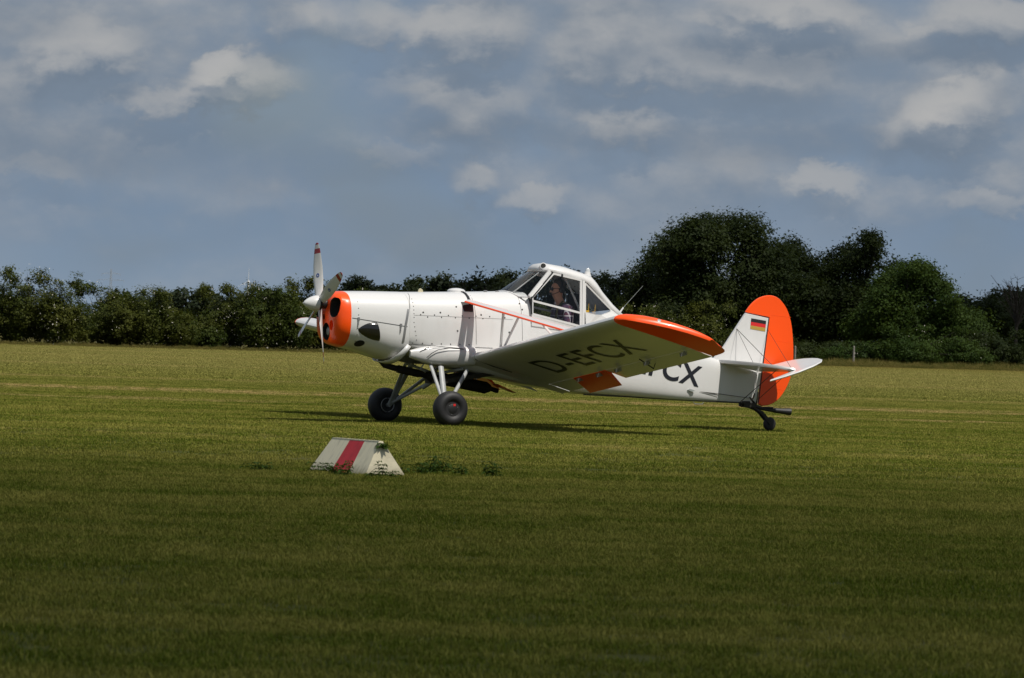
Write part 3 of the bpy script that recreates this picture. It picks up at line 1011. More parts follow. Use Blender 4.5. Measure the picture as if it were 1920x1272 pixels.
def strip(name, pts, width, m, tab=None, parent=None, off=.003):
    v, f = conform_strip(pts, width, tab, off)
    o = mesh_obj(name, v, f, m, parent or air)
    return o


strip('cowl_split_line', [(1.225, 1.436), (.9, 1.398), (.40, 1.338)], .007, M['line'], cowl_at, cowl)
strip('firewall_band', [(.385, 1.58), (.43, 1.35), (.455, 1.12)], .032, M['steel'], cowl_at, cowl, .006)
strip('hopper_seam', [(-.62, 1.80), (-.635, 1.5), (-.65, 1.12)], .004, M['rivet'], None, fus)
strip('cockpit_seam', [(-1.335, 1.83), (-1.345, 1.5), (-1.36, 1.12)], .004, M['rivet'], None, fus)
strip('firewall_seam', [(.30, 1.80), (.345, 1.70), (.36, 1.58)], .006, M['line'], None, fus)
strip('panel_seam', [(.35, 1.095), (-.30, 1.085), (-.9, 1.075)], .006, M['line'], None, fus)
strip('panel_seam', [(.30, 1.50), (-.4, 1.492), (-1.2, 1.48)], .003, M['rivet'], None, fus)
# latches
for (x, z) in ((1.13, 1.425), (.50, 1.355)):
    mb = MB()
    y = side_y(x, z, cowl_at) + .006
    mb.box((x, y, z), (.03, .012, .045)); mb.box((x + .005, y, z - .05), (.016, .010, .07)); mb.box((x + .008, y, z - .095), (.008, .010, .03))
    mb.build('cowl_latch', M['steel'], cowl, smooth=False)
# dark exhaust blister: half teardrop standing proud of the cowling
mb = MB(); rings_ = []
for i in range(9):
    q = i / 8; x = 1.14 - .31 * q
    hz_ = .125 * math.sin(math.pi * .5 * min(1, q * 1.05)) ** .8 + .002
    zc = 1.275 + .002 * q - .02 * q
    rg = []
    for k in range(13):
        a = math.pi * (k / 12 - .5)
        z = zc + hz_ * math.sin(a); out = .055 * q ** .7 * math.cos(a)
        rg.append((x + .03 * math.sin(a) * q, side_y(x, z, cowl_at) + out - .004, z))
    rings_.append(rg)
v, f = loft(rings_, close=False, caps=(False, True))
fix_normals(mesh_obj('exhaust_blister', v, f, mat('blister_black_gloss', (.012, .012, .012), .12, 0, .6), cowl, True, auto=50))
# dark oval inspection hole
vv = [(1.06, side_y(1.06, 1.09, cowl_at) + .003, 1.09)]; ff = []
for k_ in (.5, 1.0):
    for i in range(20):
        a = 2 * math.pi * i / 20; x = 1.06 + .068 * k_ * math.cos(a); z = 1.09 + .044 * k_ * math.sin(a)
        vv.append((x, side_y(x, z, cowl_at) + .003, z))
for i in range(20):
    i2 = (i + 1) % 20
    ff += [(0, 1 + i, 1 + i2), (1 + i, 21 + i, 21 + i2, 1 + i2)]
mesh_obj('oval_vent', vv, ff, M['dark'], cowl)
# cowl outlet lip under the chin
mb = MB(); rg1 = []; rg2 = []
for k in range(17):
    a = math.pi + math.pi * k / 16
    c, s = math.cos(a), math.sin(a)
    y = .455 * math.copysign(abs(c) ** .7, c)
    q = abs(s) ** .8
    rg1.append((.395 + .215 * q, y * 1.0, 1.10 - .245 * q)); rg2.append((.345 + .165 * q, y * 1.01, 1.065 - .245 * q))
v, f = loft([rg1, rg2], close=False, caps=(False, False))
o = mesh_obj('cowl_outlet_lip', v, f, M['white'], cowl, True)
o.modifiers.new('thick', 'SOLIDIFY').thickness = .008

# rivets and screws: too small to pick apart
mb = MB()
def stud(x, z, r=.007, tab=None):
    r *= 1.35
    y = side_y(x, z, tab)
    mb.lathe((x, y - .001, z), (0, 1, 0), [(0, r), (.004, r), (.006, r * .4)], 6)
for i in range(11): stud(.20 - i * .105, 1.51 - (i % 2) * .03)
for i in range(7): stud(.30 - i * .14, 1.115)
for i in range(6): stud(.30, 1.72 - i * .05, .005)
for i in range(5): stud(.30 - .012 * i, 1.40 - i * .06, .005)
for x, z in ((.16, 1.54), (-.10, 1.545), (-.35, 1.63), (-.36, 1.30), (-.72, 1.53), (-1.08, 1.50), (-1.15, 1.30), (-1.36, 1.62), (-1.33, 1.70), (-1.38, 1.78), (-1.37, 1.54)): stud(x, z, .010)
for i in range(9): stud(-2.36, 1.97 - i * .065 if i < 5 else 1.56 - (i - 5) * .05, .006)
for i in range(8): stud(-2.42 - i * .06, 1.53 + .004 * i, .006)
for i in range(7): stud(1.13, 1.66 - i * .09, .005, cowl_at)
tag(mb.build('rivets', M['rivet'], fus), kind='stuff')

# hood fittings
mb = MB(); mb.lathe((-.53, 0, 1.80), (0, 0, 1), [(0, .13), (.06, .125), (.078, .10), (.090, .055), (.094, .012)], 20)
mb.build('hopper_filler_dome', M['white'], fus)
mb = MB(); mb.plate([(.06, 1.81), (.04, 1.86), (.02, 1.875), (-.01, 1.86), (-.03, 1.81)], .02); mb.build('hood_fin', mat('cream_plastic', (.5, .45, .3), .5), fus)
for x in (-.92, -1.10):
    mb = MB(); mb.box((x, .12, 1.865), (.045, .03, .02)); mb.build('hood_clip', M['steel'], fus, smooth=False)
mb = MB(); pts = []
for i in range(9):
    a = math.pi * .5 * i / 8
    st = hull_at(-.56); y = .45 * math.sin(a) ** .7 * .985
    z = st[3] + (st[1] - st[3]) * max(0, 1 - (min(y, .4499) / .45) ** 3) ** (1 / 3.0) + .004
    if z > 1.70: pts.append((-.56 - .02 * i / 8, y, z))
pts.append((-.575, .452, 1.70))
mb.tube(pts, .022, 8, flat=.4, ref=(1, 0, 0)); mb.build('hose_strap', M['black'], fus)
# black rubber patch where the struts leave the fuselage
for s in (1, -1):
    vv = [];
    for x, z in ((-.435, 1.70), (-.62, 1.70), (-.595, 1.567), (-.46, 1.57)):
        vv.append((x, s * (side_y(x, z) + .004), z))
    o = mesh_obj('strut_root_patch', vv, [(0, 1, 2, 3)], M['black'], fus); o.modifiers.new('thick', 'SOLIDIFY').thickness = .006

# ---- cabin
def mirror(pts): return [(p[0], -p[1], p[2]) for p in pts]
ROOF = [((-1.69, 2.165), (-1.80, .300, 2.152)), ((-1.705, 2.225), (-1.815, .312, 2.165)), ((-1.76, 2.268), (-1.84, .32, 2.168)), ((-1.84, 2.280), (-1.88, .328, 2.158)), ((-2.09, 2.248), (-2.09, .345, 2.108)),
        ((-2.38, 2.172), (-2.33, .352, 2.052)), ((-2.53, 2.125), (-2.40, .348, 2.015)), ((-2.62, 2.04), (-2.50, .335, 1.93)), ((-2.71, 1.92), (-2.60, .318, 1.845)), ((-2.90, 1.735), (-2.76, .285, 1.70)), ((-3.14, 1.54), (-2.92, .28, 1.57))]
rr = []
for (cx, cz), (ex, ey, ez) in ROOF:
    rg = []
    for k in range(17):
        q = -1 + 2 * k / 16
        b = math.sqrt(max(0, 1 - abs(q) ** 2.6))
        rg.append((ex + (cx - ex) * b, q * ey, ez + (cz - ez) * b))
    rr.append(rg)
v, f = loft(rr, close=False, caps=(False, False))
roof = mesh_obj('cabin_roof', v, f, M['white'], air, True)
md = roof.modifiers.new('thick', 'SOLIDIFY'); md.thickness = .015
cab = roof
# roof vent: rim and dark mouth on the brow
mb = MB()
mb.lathe((-1.765, .195, 2.225), (.40, .80, .38), [(0, .055), (.032, .052), (.040, .044)], 18, 0)
mb.lathe((-1.765, .195, 2.225), (.40, .80, .38), [(0, .036), (.043, .036)], 18, 1)
vent = mb.build('roof_vent', [M['white'], M['dark']], cab)
mb = MB(); mb.lathe((-2.545, 0, 2.06), (-.08, 0, 1), [(0, .075), (.05, .06), (.10, .042), (.125, .038)], 16, 0)
mb.lathe((-2.555, 0, 2.184), (-.08, 0, 1), [(0, .034), (.025, .034), (.042, .024), (.048, .008)], 16, 1)
mb.build('beacon', [M['white'], M['clear']], cab)

A_ = {s: Vector((-1.48, s * .405, 1.825)) for s in (1, -1)}
# windshield: ruled between hood edge and roof brow
rg1 = []; rg2 = []
for k in range(17):
    q = -1 + 2 * k / 16
    y = q * .41; x = -1.21 - .27 * abs(q) ** 2.2
    st = hull_at(max(x, -1.489)); z = st[3] + (st[1] - st[3]) * max(0, 1 - (abs(y) / st[4]) ** 3.1) ** (1 / 3.1)
    rg1.append((x, y, max(z, 1.80)))
    b = math.sqrt(max(0, 1 - abs(q) ** 2.6)); rg2.append((-1.80 + .11 * b, q * .300, 2.150 + .013 * b))
v, f = loft([rg1, rg2], close=False, caps=(False, False))
mesh_obj('windshield', v, f, M['glass'], cab, True)
mb = MB()
for s in (1, -1):
    mb.tube([(-1.30, s * .22, 1.86), (-1.735, s * .18, 2.165)], .009, 6)
mb.build('windshield_struts', M['greyleg'], cab)
mb = MB()
mb.tube([rg1[k] for k in range(17)], .012, 6); mb.build('windshield_seal', M['white'], cab)


def cabin_side(s):
    S = lambda x, y, z: Vector((x, s * y, z))
    E_, A0, B_, C_, D_ = S(-1.495, .440, 1.565), S(-1.500, .418, 1.80), S(-1.855, .330, 2.135), S(-2.275, .356, 2.058), S(-2.255, .430, 1.41)
    mb = MB()
    mb.bar(S(-1.465, .412, 1.80), S(-1.815, .312, 2.16), .062, .03, (0, s, 0)); mb.build('windshield_post', M['white'], cab, smooth=False)
    mb = MB(); mb.bar(S(-1.497, .428, 1.795), S(-1.842, .336, 2.145), .016, .02, (0, s, 0)); mb.bar(S(-1.484, .446, 1.56), S(-1.484, .430, 1.80), .018, .02, (0, s, 0))
    mb.build('door_seal', M['black'], cab, smooth=False)
    mb = MB()
    for a, b, w in ((E_, A0, .026), (A0, B_, .032), (B_, C_, .028), (C_, D_, .028), (D_, E_, .030)):
        mb.bar(a, b, w, .024, (0, s, 0))
    dr = mb.build('door_frame', M['white'], cab, smooth=False)
    mb = MB(); mb.bar(S(-1.505, .428, 1.747), S(-2.252, .408, 1.600), .028, .02, (0, s, 0)); mb.build('window_rail', M['white'], dr, smooth=False)
    mb = MB(); mb.box(S(-1.985, .352, 2.108), (.02, .02, .05)); mb.build('door_latch', M['black'], dr, smooth=False)
    k = .006 * s
    g = lambda *p: [(q.x, q.y - k, q.z) for q in p]
    ml, mr = S(-1.505, .428, 1.747), S(-2.252, .408, 1.600)
    mesh_obj('upper_pane', g(ml, A0, B_, C_, mr), [(0, 1, 2, 3, 4)], M['glass'], dr)
    mesh_obj('lower_pane', g(E_, ml, mr, D_), [(0, 1, 2, 3)], M['glass'], dr)
    # post between door and rear window
    mb = MB(); mb.bar(S(-2.318, .352, 2.05), S(-2.295, .424, 1.41), .038, .026, (0, s, 0)); mb.build('rear_post', M['white'], cab, smooth=False)
    # side skin below the door sill
    vv = [S(-1.485, .442, 1.56), S(-2.34, .428, 1.385), S(-2.46, .419, 1.30), S(-1.49, .4395, 1.40)]
    o = mesh_obj('sill_panel', vv, [(0, 1, 2, 3)], M['white'], cab); o.modifiers.new('thick', 'SOLIDIFY').thickness = .01
    # rear quarter window and the skin under it
    q = [S(-2.345, .352, 2.015), S(-2.795, .287, 1.655), S(-2.78, .300, 1.625), S(-2.60, .375, 1.572), S(-2.50, .393, 1.572), S(-2.335, .395, 1.605)]
    mesh_obj('rear_window', [tuple(p) for p in q], [tuple(range(6))], M['glass'], cab)
    mb = MB()
    for a, b in zip(q, q[1:] + q[:1]): mb.bar(a, b, .022, .016, (0, s, 0))
    mb.build('rear_window_frame', M['white'], cab, smooth=False)
    vv = [q[5], q[4], q[3], q[2], q[1], S(-2.92, .30, 1.57), S(-2.86, .37, 1.46), S(-2.34, .425, 1.40)]
    o = mesh_obj('quarter_panel', [tuple(p) for p in vv], [(0, 1, 2, 7), (2, 3, 6, 7), (3, 4, 5, 6)], M['white'], cab); o.modifiers.new('thick', 'SOLIDIFY').thickness = .008
    # frame tubes inside
    mb = MB(); mb.tube([S(-2.05, .20, 2.20), S(-2.42, .26, 1.45)], .016, 8); mb.tube([S(-2.28, .26, 2.08), S(-2.44, .24, 1.5)], .012, 8); mb.build('cabin_tube', M['greyleg'], cab)


cabin_side(1); cabin_side(-1)
mb = MB(); mb.box((-2.36, 0, 1.50), (.10, .44, .75), rot=Matrix.Rotation(math.radians(-8), 3, 'Y')); mb.box((-2.12, 0, 1.10), (.5, .46, .10)); o = mb.build('pilot_seat', M['seat'], air, smooth=False)
o.modifiers.new('bev', 'BEVEL').width = .03
mb = MB(); mb.box((-1.52, 0, 1.66), (.05, .76, .30)); mb.box((-1.62, 0, 1.30), (.18, .30, .40)); mb.build('instrument_panel', M['black'], air, smooth=False)
mb = MB(); mb.box((-2.46, 0, 1.30), (.03, .78, .5)); mb.build('cockpit_bulkhead', M['seat'], air, smooth=False)
for (x, y, z, sx) in ((-2.40, .33, 1.615, .05), (-2.50, .33, 1.60, .045)):
    mb = MB(); mb.box((x, y, z), (sx, .03, .05)); mb.tube([(x - .02, y, z + .02), (x - .025, y, z + .12)], .004, 6); mb.build('yellow_clip', M['yellow'], air, smooth=False)
mb = MB(); mb.tube([(-3.03, 0, 1.56), (-3.13, 0, 1.695)], [.016, .011], 8, 0); mb.tube([(-3.13, 0, 1.695), (-3.43, 0, 2.01)], [.003, .002], 6, 1)
mb.build('whip_antenna', [M['white'], M['greyfit']], air)

# ---- wings
AF = [(0, 0), (.006, .020), (.02, .036), (.05, .056), (.10, .077), (.18, .095), (.28, .103), (.40, .099), (.55, .081), (.70, .055), (.85, .028), (1.0, .004)]
AFB = [(1.0, 0.0), (.85, -.002), (.6, -.008), (.4, -.014), (.2, -.022), (.10, -.027), (.05, -.026), (.02, -.019), (.006, -.010)]
SEC = AF + AFB
CH = 1.545; CA = math.radians(17.0)
cdx, cdz = -math.cos(CA), -math.sin(CA)      # along the chord
ndx, ndz = -math.sin(CA), math.cos(CA)       # out of the upper surface
DIH = {1: math.tan(math.radians(7.5)), -1: math.tan(math.radians(4.6))}


def wing_pt(s, Y, c, t):
    """point at span Y, chord fraction c, height t (chord fractions) above the chord line"""
    if s < 0 and Y > .62: Y = .62 + (Y - .62) * 1.20
    lx, lz = -.545, .955 + (Y - .6) * DIH[s]
    return (lx + CH * (c * cdx + t * ndx), s * Y, lz + CH * (c * cdz + t * ndz))


def wing_section(s, Y, a, b, u):
    """tip section: the underside sweeps up to a thin rim along the upper surface; u runs 0..1 outboard"""
    out = []
    k = max(.04, 1 - u ** .85); kt = 1 - .15 * u ** 2
    for c, t in SEC:
        top = float(np.interp(c, [q[0] for q in AF], [q[1] for q in AF]))
        cc = a + (b - a) * c
        out.append(wing_pt(s, Y, cc, (top * kt + (t - top) * k) * (b - a) ** .6 + (1 - (b - a) ** .6) * float(np.interp(cc, [q[0] for q in AF], [q[1] for q in AF])) * .9 * kt))
    return out


TIPS = [(4.86, 0, 1, 1), (4.98, .05, 1.0, .99), (5.08, .14, .997, .96), (5.17, .27, .99, .89), (5.25, .42, .975, .77), (5.31, .57, .95, .60), (5.345, .69, .915, .38), (5.36, .78, .87, .12)]
HG_C = .78     # hinge line of aileron and flap
wings = {}
for s in (1, -1):
    ys = [.62, .9, 1.5, 2.2, 3.0, 3.8, 4.5, 4.85]
    # main panel up to the hinge line, plus trailing pieces
    def sec_main(Y):
        up = [(c, t) for c, t in AF if c < HG_C] + [(HG_C, .0415)]
        lo = [(HG_C, -.004)] + [(c, t) for c, t in AFB if c < HG_C]
        return [wing_pt(s, Y, c, t) for c, t in up + lo]
    v, f = loft([sec_main(y) for y in ys])
    w = fix_normals(mesh_obj('wing', v, f, M['white'], air, True, auto=40)); wings[s] = w
    def te_piece(name, y0, y1, drop, m):
        up = [(HG_C + .006, .0395), (.85, .028), (1.0, .004)]; lo = [(1.0, 0.0), (.85, -.002), (HG_C + .006, -.003)]
        rg = []
        for Y in (y0, (y0 + y1) / 2, y1):
            r_ = []
            for c, t in up + lo:
                dc = c - HG_C; r_.append(wing_pt(s, Y, HG_C + dc * math.cos(drop) + t * math.sin(drop) * 0, t - dc * math.sin(drop)))
            rg.append(r_)
        v, f = loft(rg)
        return fix_normals(mesh_obj(name, v, f, m, w, True, auto=30))
    te_piece('flap', .64, 1.36, 0.0, M['white'])
    fl = te_piece('trim_flap', 1.37, 2.33, math.radians(20), M['orange'])
    te_piece('aileron', 2.34, 4.84, math.radians(1), M['white'])
    # rounded tip, painted orange
    rg = []
    for Y, a, b, k in TIPS:
            rg.append(wing_section(s, Y, a, b, (Y - 4.86) / .50))
    v, f = loft(rg, caps=(True, True))
    tip = fix_normals(mesh_obj('wing_tip', v, f, M['orange'], w, True, auto=60))
    p = Vector(wing_pt(s, 5.13, .33, .06))
    mb = MB(); mb.lathe(p - Vector((0, 0, .02)), (0, s * .8, .6), [(0, .055), (.03, .05), (.055, .03), (.06, .01)], 14); o = mb.build('navigation_light', M['greyfit'], w)
    # hinges and control horn under the wing
    for Y, c in ((2.7, .80), (3.55, .80), (4.6, .80), (1.55, .80), (2.15, .80)):
        q = wing_pt(s, Y, c, -.025)
        mb = MB(); mb.box(q, (.10, .018, .05), rot=Matrix.Rotation(CA, 3, 'Y')); mb.build('hinge_bracket', M['steel'], w, smooth=False)
    mb = MB(); q = Vector(wing_pt(s, 3.55, .72, -.015)); e = Vector(wing_pt(s, 3.55, .88, -.05)); mb.tube([q, e], .008, 6); mb.tube([e, wing_pt(s, 3.55, .88, 0)], .006, 6); mb.build('aileron_pushrod', M['black'], w)
    # centre section fairing: wing root and its leading glove
    rg = []
    for Y, k, dx in ((.40, 1.25, .10), (.47, 1.10, .05), (.53, 1.03, .015), (.615, 1.0, 0)):
        rg.append([(x + dx * (1 - min(1, i_ / 4)) * 1.0, y, z) for i_, (x, y, z) in enumerate([wing_pt(s, Y, c * (1 if c < .98 else 1), (t - .03) * k + .03) for c, t in SEC])])
    v, f = loft(rg)
    fairing = fix_normals(mesh_obj('wing_root_fairing', v, f, M['white'], w, True, auto=50))
    mb = MB(); mb.tube([wing_pt(s, .615, c, t + (.002 if t > 0 else -.002)) for c, t in [(.5, .09), (.28, .104), (.10, .078), (.02, .037), (0, 0), (.02, -.02), (.2, -.024), (.4, -.016)]], .006, 6); mb.build('root_seam', M['black'], w)
# glove ahead of the wing root, both sides
for s in (1, -1):
    rg = []
    for i in range(10):
        q = i / 9
        X = .34 - .95 * q
        r_ = []
        ht = .03 + .085 * math.sin(min(1, q * 2.2) * math.pi / 2)
        zc = .985 - .01 * q
        wd = .455 + .10 * q ** .8
        for k in range(11):
            a = -math.pi / 2 + math.pi * k / 10
            r_.append((X, s * (.40 + (wd - .40) * max(0, math.cos(a)) ** .6), zc + ht * math.sin(a) - (.04 if math.sin(a) < 0 else 0) * abs(math.sin(a))))
        rg.append(r_)
    v, f = loft(rg, close=False, caps=(True, True))
    fix_normals(mesh_obj('wing_glove', v, f, M['white'], wings[s], True, auto=50))
mb = MB()
for pts in ([(.27, .452, .93), (.20, .475, 1.005), (.10, .49, 1.062), (-.1, .50, 1.078), (-.35, .51, 1.062), (-.56, .515, 1.04)], [(.12, .50, .92), (.05, .52, .985), (-.04, .53, 1.035), (-.2, .535, 1.058), (-.42, .54, 1.05)]):
    mb.tube(pts, .005, 6)
mb.build('glove_seam', M['black'], wings[1])


def text_mesh(s, size, off=0.0):
    cu_ = bpy.data.curves.new('lettering', 'FONT'); cu_.body = s; cu_.size = size; cu_.offset = off
    cu_.resolution_u = 6; cu_.space_character = 1.08
    o = bpy.data.objects.new('lettering', cu_); col.objects.link(o)
    bpy.context.view_layer.update()
    dg = bpy.context.evaluated_depsgraph_get()
    me = bpy.data.meshes.new_from_object(o.evaluated_get(dg))
    v = [tuple(x.co) for x in me.vertices]; f = [tuple(p.vertices) for p in me.polygons]
    bpy.data.objects.remove(o); bpy.data.meshes.remove(me)
    return v, f


# registration under the left wing: tops towards the leading edge, reading outboard
v, f = text_mesh('D-EFCX', 1.0, .002)
xmax = max(p[0] for p in v); ymax = max(p[1] for p in v)
Y0, Y1, c0, c1 = 1.34, 4.08, .62, .30
vv = []
for x, y, z in v:
    yy = Y0 + (Y1 - Y0) * x / xmax; c = c0 + (c1 - c0) * y / ymax
    tb = np.interp(c, [.2, .4, .6, .85], [-.022, -.014, -.008, -.002])
    vv.append(wing_pt(1, yy, c, tb - .0028))
mesh_obj('registration_lettering', vv, f, M['letter'], wings[1])
v, f = text_mesh('NO STEP', .05)
xm = max(p[0] for p in v)
mesh_obj('step_notice', [( -.40 - .20 * x / xm, .545 + y * .5, 1.052 + y * .1) for x, y, z in v], f, M['letter'], wings[1])
# registration on the fuselage side (reads nose to tail)
v, f = text_mesh('D-EFCX', 1.0, .020)
xmax = max(p[0] for p in v); ymax = max(p[1] for p in v)
bm = bmesh.new()
for s in (1,):
    vv = []
    for x, y, z in v:
        tx = x / xmax; ty = y / ymax
        X = -2.62 - tx * 1.64 + ty * -.07 + .0; Z = .905 - tx * .295 + ty * .28
        vv.append((X, s * (side_y(X, Z) + .005), Z))
    mesh_obj('registration_lettering', vv, f, M['letter'], fus)
bm.free()

# ---- wing struts with their jury struts
for s in (1, -1):
    dz = (DIH[s] - DIH[1])
    def P_(x, y, z): return Vector((x, s * y, z + dz * max(0, y - .6)))
    def wt(Y, c): return Vector(wing_pt(s, Y, c, np.interp(c, [0, .1, .28, .55, .7, 1], [0, .077, .103, .081, .055, .004]) - .002))
    F0, F1 = P_(-.505, .43, 1.715), wt(3.1, .15)
    R0, R1 = P_(-.575, .43, 1.702), wt(3.3, .48)
    for a, b in ((F0, F1), (R0, R1)):
        mb = MB(); n = 14; d = (b - a).normalized(); ch = Vector((1, 0, -.28)); ch = (ch - d * ch.dot(d)).normalized(); q = d.cross(ch); q = q if q.z > 0 else -q
        base = len(mb.v)
        for p in (a, b):
            for k in range(n):
                an = 2 * math.pi * k / n
                mb.v.append(tuple(p + ch * math.cos(an) * .052 + q * math.sin(an) * .018))
        for k in range(n):
            an = 2 * math.pi * (k + .5) / n
            mb.f.append((base + k, base + (k + 1) % n, base + n + (k + 1) % n, base + n + k)); mb.m.append(1 if math.sin(an) > .7 else 0)
        mb.f.append(tuple(range(n))[::-1]); mb.m.append(0); mb.f.append(tuple(n + k for k in range(n))); mb.m.append(0)
        mb.build('wing_strut', [M['orange'], M['white']], air)
    def wt(Y, c): return Vector(wing_pt(s, Y, c, np.interp(c, [0, .1, .28, .55, .7, 1], [0, .077, .103, .081, .055, .004]) - .002))
    for a, b in ((F0.lerp(F1, .355), wt(1.15, .08)), (R0.lerp(R1, .35), wt(1.19, .10)), (R0.lerp(R1, .50), wt(2.02, .48))):
        mb = MB(); mb.tube([a, b], .020, 8, flat=.5, ref=(1, 0, 0)); mb.build('jury_strut', M['white'], air)
    mb = MB(); mb.tube([F0.lerp(F1, .36), R0.lerp(R1, .36)], .008, 6); mb.build('jury_tie', M['steel'], air)

# ---- propeller
HUB = Vector((1.565, 0, 1.62))
prop = mesh_obj('propeller', *(lambda m: (m.v, m.f))((lambda m: (m.lathe(HUB - Vector((.14, 0, 0)), (1, 0, 0), [(0, .07), (.08, .07), (.10, .105), (.15, .105)], 24), m)[1])(MB())), M['black'], air, True, auto=30)
fix_normals(prop)
mb = MB(); mb.lathe(HUB, (1, 0, 0), [(-.005, .112), (.04, .108), (.10, .088), (.15, .06), (.185, .032), (.20, .010)], 28); sp = mb.build('spinner', M['white'], prop)
mb = MB(); mb.lathe(HUB + Vector((.198, 0, 0)), (1, 0, 0), [(0, .008), (.015, .004)], 8); mb.build('spinner_tip', M['steel'], sp)
RAD = .85
for ang in (101, 30, 213, 285):
    a = math.radians(ang); rad = Vector((0, math.cos(a), math.sin(a))); tan = Vector((0, -math.sin(a), math.cos(a))); ax = Vector((1, 0, 0))
    mb = MB(); rgs = []; qs = [.08, .16, .26, .38, .5, .62, .74, .82, .86, .90, .935, .965, .985, .997]
    for q in qs:
        r_ = RAD * q
        beta = math.radians(48 - 30 * min(1, q * 1.02))
        c = np.interp(q, [.08, .2, .4, .65, .85, .95, .985, 1.0], [.085, .125, .158, .155, .118, .088, .060, .012]); th = np.interp(q, [.08, .2, .5, 1], [.06, .034, .018, .006])
        cd = tan * math.cos(beta) + ax * math.sin(beta); nd = rad.cross(cd)
        ctr = HUB + rad * r_ - Vector((.035, 0, 0)) - cd * (.01 * q)
        rgs.append([tuple(ctr + cd * (c / 2 * math.cos(k * math.pi / 6)) + nd * (th / 2 * math.sin(k * math.pi / 6))) for k in range(12)])
    v, f = loft(rgs)
    fm = []
    for i in range(len(qs) - 1):
        mid = (qs[i] + qs[i + 1]) / 2
        fm += [1 if (mid > .96 or .82 < mid < .90) else 0] * 12
    fm += [0, 1]
    bl = fix_normals(mesh_obj('propeller_blade', v, f, [M['white'], M['red']], prop, True, fm, auto=50))
    # round maker's badge on the front face
    q = .46; r_ = RAD * q; beta = math.radians(48 - 30 * q); cd = tan * math.cos(beta) + ax * math.sin(beta); nd = rad.cross(cd)
    if nd.x < 0: nd = -nd
    ctr = HUB + rad * r_ - Vector((.035, 0, 0)) - cd * (.01 * q) + nd * .0125
    for sg, nm in ((1, 'badge'),):
        bad = mesh_obj('badge', [tuple(ctr + cd * .024 * math.cos(k * math.pi / 8) + rad * .03 * math.sin(k * math.pi / 8)) for k in range(16)], [tuple(range(16))], M['blue'], bl)
        mesh_obj('badge_mark', [tuple(ctr + nd * .002 + cd * p + rad * w_) for p, w_ in ((-.012, -.012), (.012, -.012), (0, .016))], [(0, 1, 2)], M['white'], bl)

# ---- undercarriage
for s in (1, -1):
    hub = Vector((0.0 if s > 0 else .03, s * 1.06, .235))
    wh = mesh_obj('main_wheel', *(lambda m: (m.v, m.f))((lambda m: (m.lathe(hub - Vector((0, .05, 0)), (0, 1, 0), [(0, .10), (.02, .115), (.08, .115), (.10, .10)], 24), m)[1])(MB())), M['gunmetal'], air, True, auto=40)
    fix_normals(wh)
    mb = MB(); mb.lathe(hub, (0, 1, 0), [(-.085, .105), (-.105, .13), (-.112, .165), (-.10, .205), (-.07, .232), (-.03, .243), (.03, .243), (.07, .232), (.10, .205), (.112, .165), (.105, .13), (.085, .105)], 40)
    mb.build('tyre', M['rubber'], wh)
    mb = MB(); mb.lathe(hub + Vector((0, s * .05, 0)), (0, s, 0), [(0, .095), (.025, .09), (.04, .06), (.045, .02)], 24); cap_ = mb.build('hub_cap', M['black'], wh)
    for k in range(3):
        a = math.radians(40 + 120 * k); p = hub + Vector((math.cos(a) * .075, s * .082, math.sin(a) * .075))
        mb = MB(); mb.lathe(p, (0, s, 0), [(0, .006), (.006, .005)], 8); mb.build('bolt', M['steel'], wh)
    if s > 0:
        mb = MB(); mb.box(hub + Vector((-.02, .092, .055)), (.035, .006, .03)); mb.build('valve_mark', M['flagred'], wh, smooth=False)
    mb = MB(); mb.tube([hub + Vector((math.cos(2 * math.pi * k / 28) * .098, -s * .092, math.sin(2 * math.pi * k / 28) * .098)) for k in range(29)], .008, 8, cap=False); mb.build('rim', M['steel'], wh)
    mb = MB(); mb.tube([hub - Vector((0, s * .16, 0)), hub + Vector((0, s * .04, 0))], .028, 10); mb.build('axle', M['steel'], wh)
    ax_ = hub - Vector((0, s * .15, 0))
    for top, r_, fl in (((-.10, s * .50, .80), .040, .6), ((.02, s * .42, .82), .026, .6), ((-.50, s * .50, .76), .026, .8)):
        mb = MB(); mb.tube([ax_, top], r_, 12, flat=fl, ref=(1, 0, 0)); mb.build('gear_leg', M['greyleg'], air)
    mb = MB(); mb.tube([ax_ + Vector((-.02, -s * .02, .03)), (-.30, s * .10, .62)], .022, 10); mb.tube([Vector((-.20, s * .30, .50)), (-.33, s * .04, .66)], .032, 10); mb.build('shock_strut', M['greyleg'], air)

# belly: exhaust, undercarriage cabane
mb = MB(); mb.tube([(.56, -.06, .93), (.555, -.06, .86), (.50, -.06, .80), (.36, -.06, .765), (.25, -.06, .745)], .042, 14)
mb.tube([(.30, -.06, .752), (-.02, -.06, .695)], .055, 14); mb.tube([(-.02, -.06, .695), (-.16, -.06, .675)], .048, 14)
mb.tube([(-.14, -.06, .68), (-.22, -.06, .655), (-1.05, -.06, .52), (-1.12, -.06, .512)], [.05, .085, .085, .05], 16)
mb.tube([(-1.10, -.06, .515), (-1.24, -.06, .478)], .034, 12); mb.build('exhaust_pipe', M['exhaust'], air)
mb = MB()
for s in (1, -1):
    mb.tube([(.02, s * .42, .83), (-.25, s * .05, .70)], .02, 8); mb.tube([(-.48, s * .42, .78), (-.25, s * .05, .70)], .02, 8)
mb.tube([(.05, .3, .86), (.12, .3, .76), (.02, .25, .72)], .01, 6); mb.build('gear_cabane', M['greyleg'], air)
mb = MB(); mb.box((-.62, 0, .665), (.75, .7, .06), rot=Matrix.Rotation(math.radians(10), 3, 'Y')); mb.box((-.45, -.05, .64), (.5, .4, .08), rot=Matrix.Rotation(math.radians(9), 3, 'Y')); mb.build('belly_plate', M['gunmetal'], air, smooth=False)
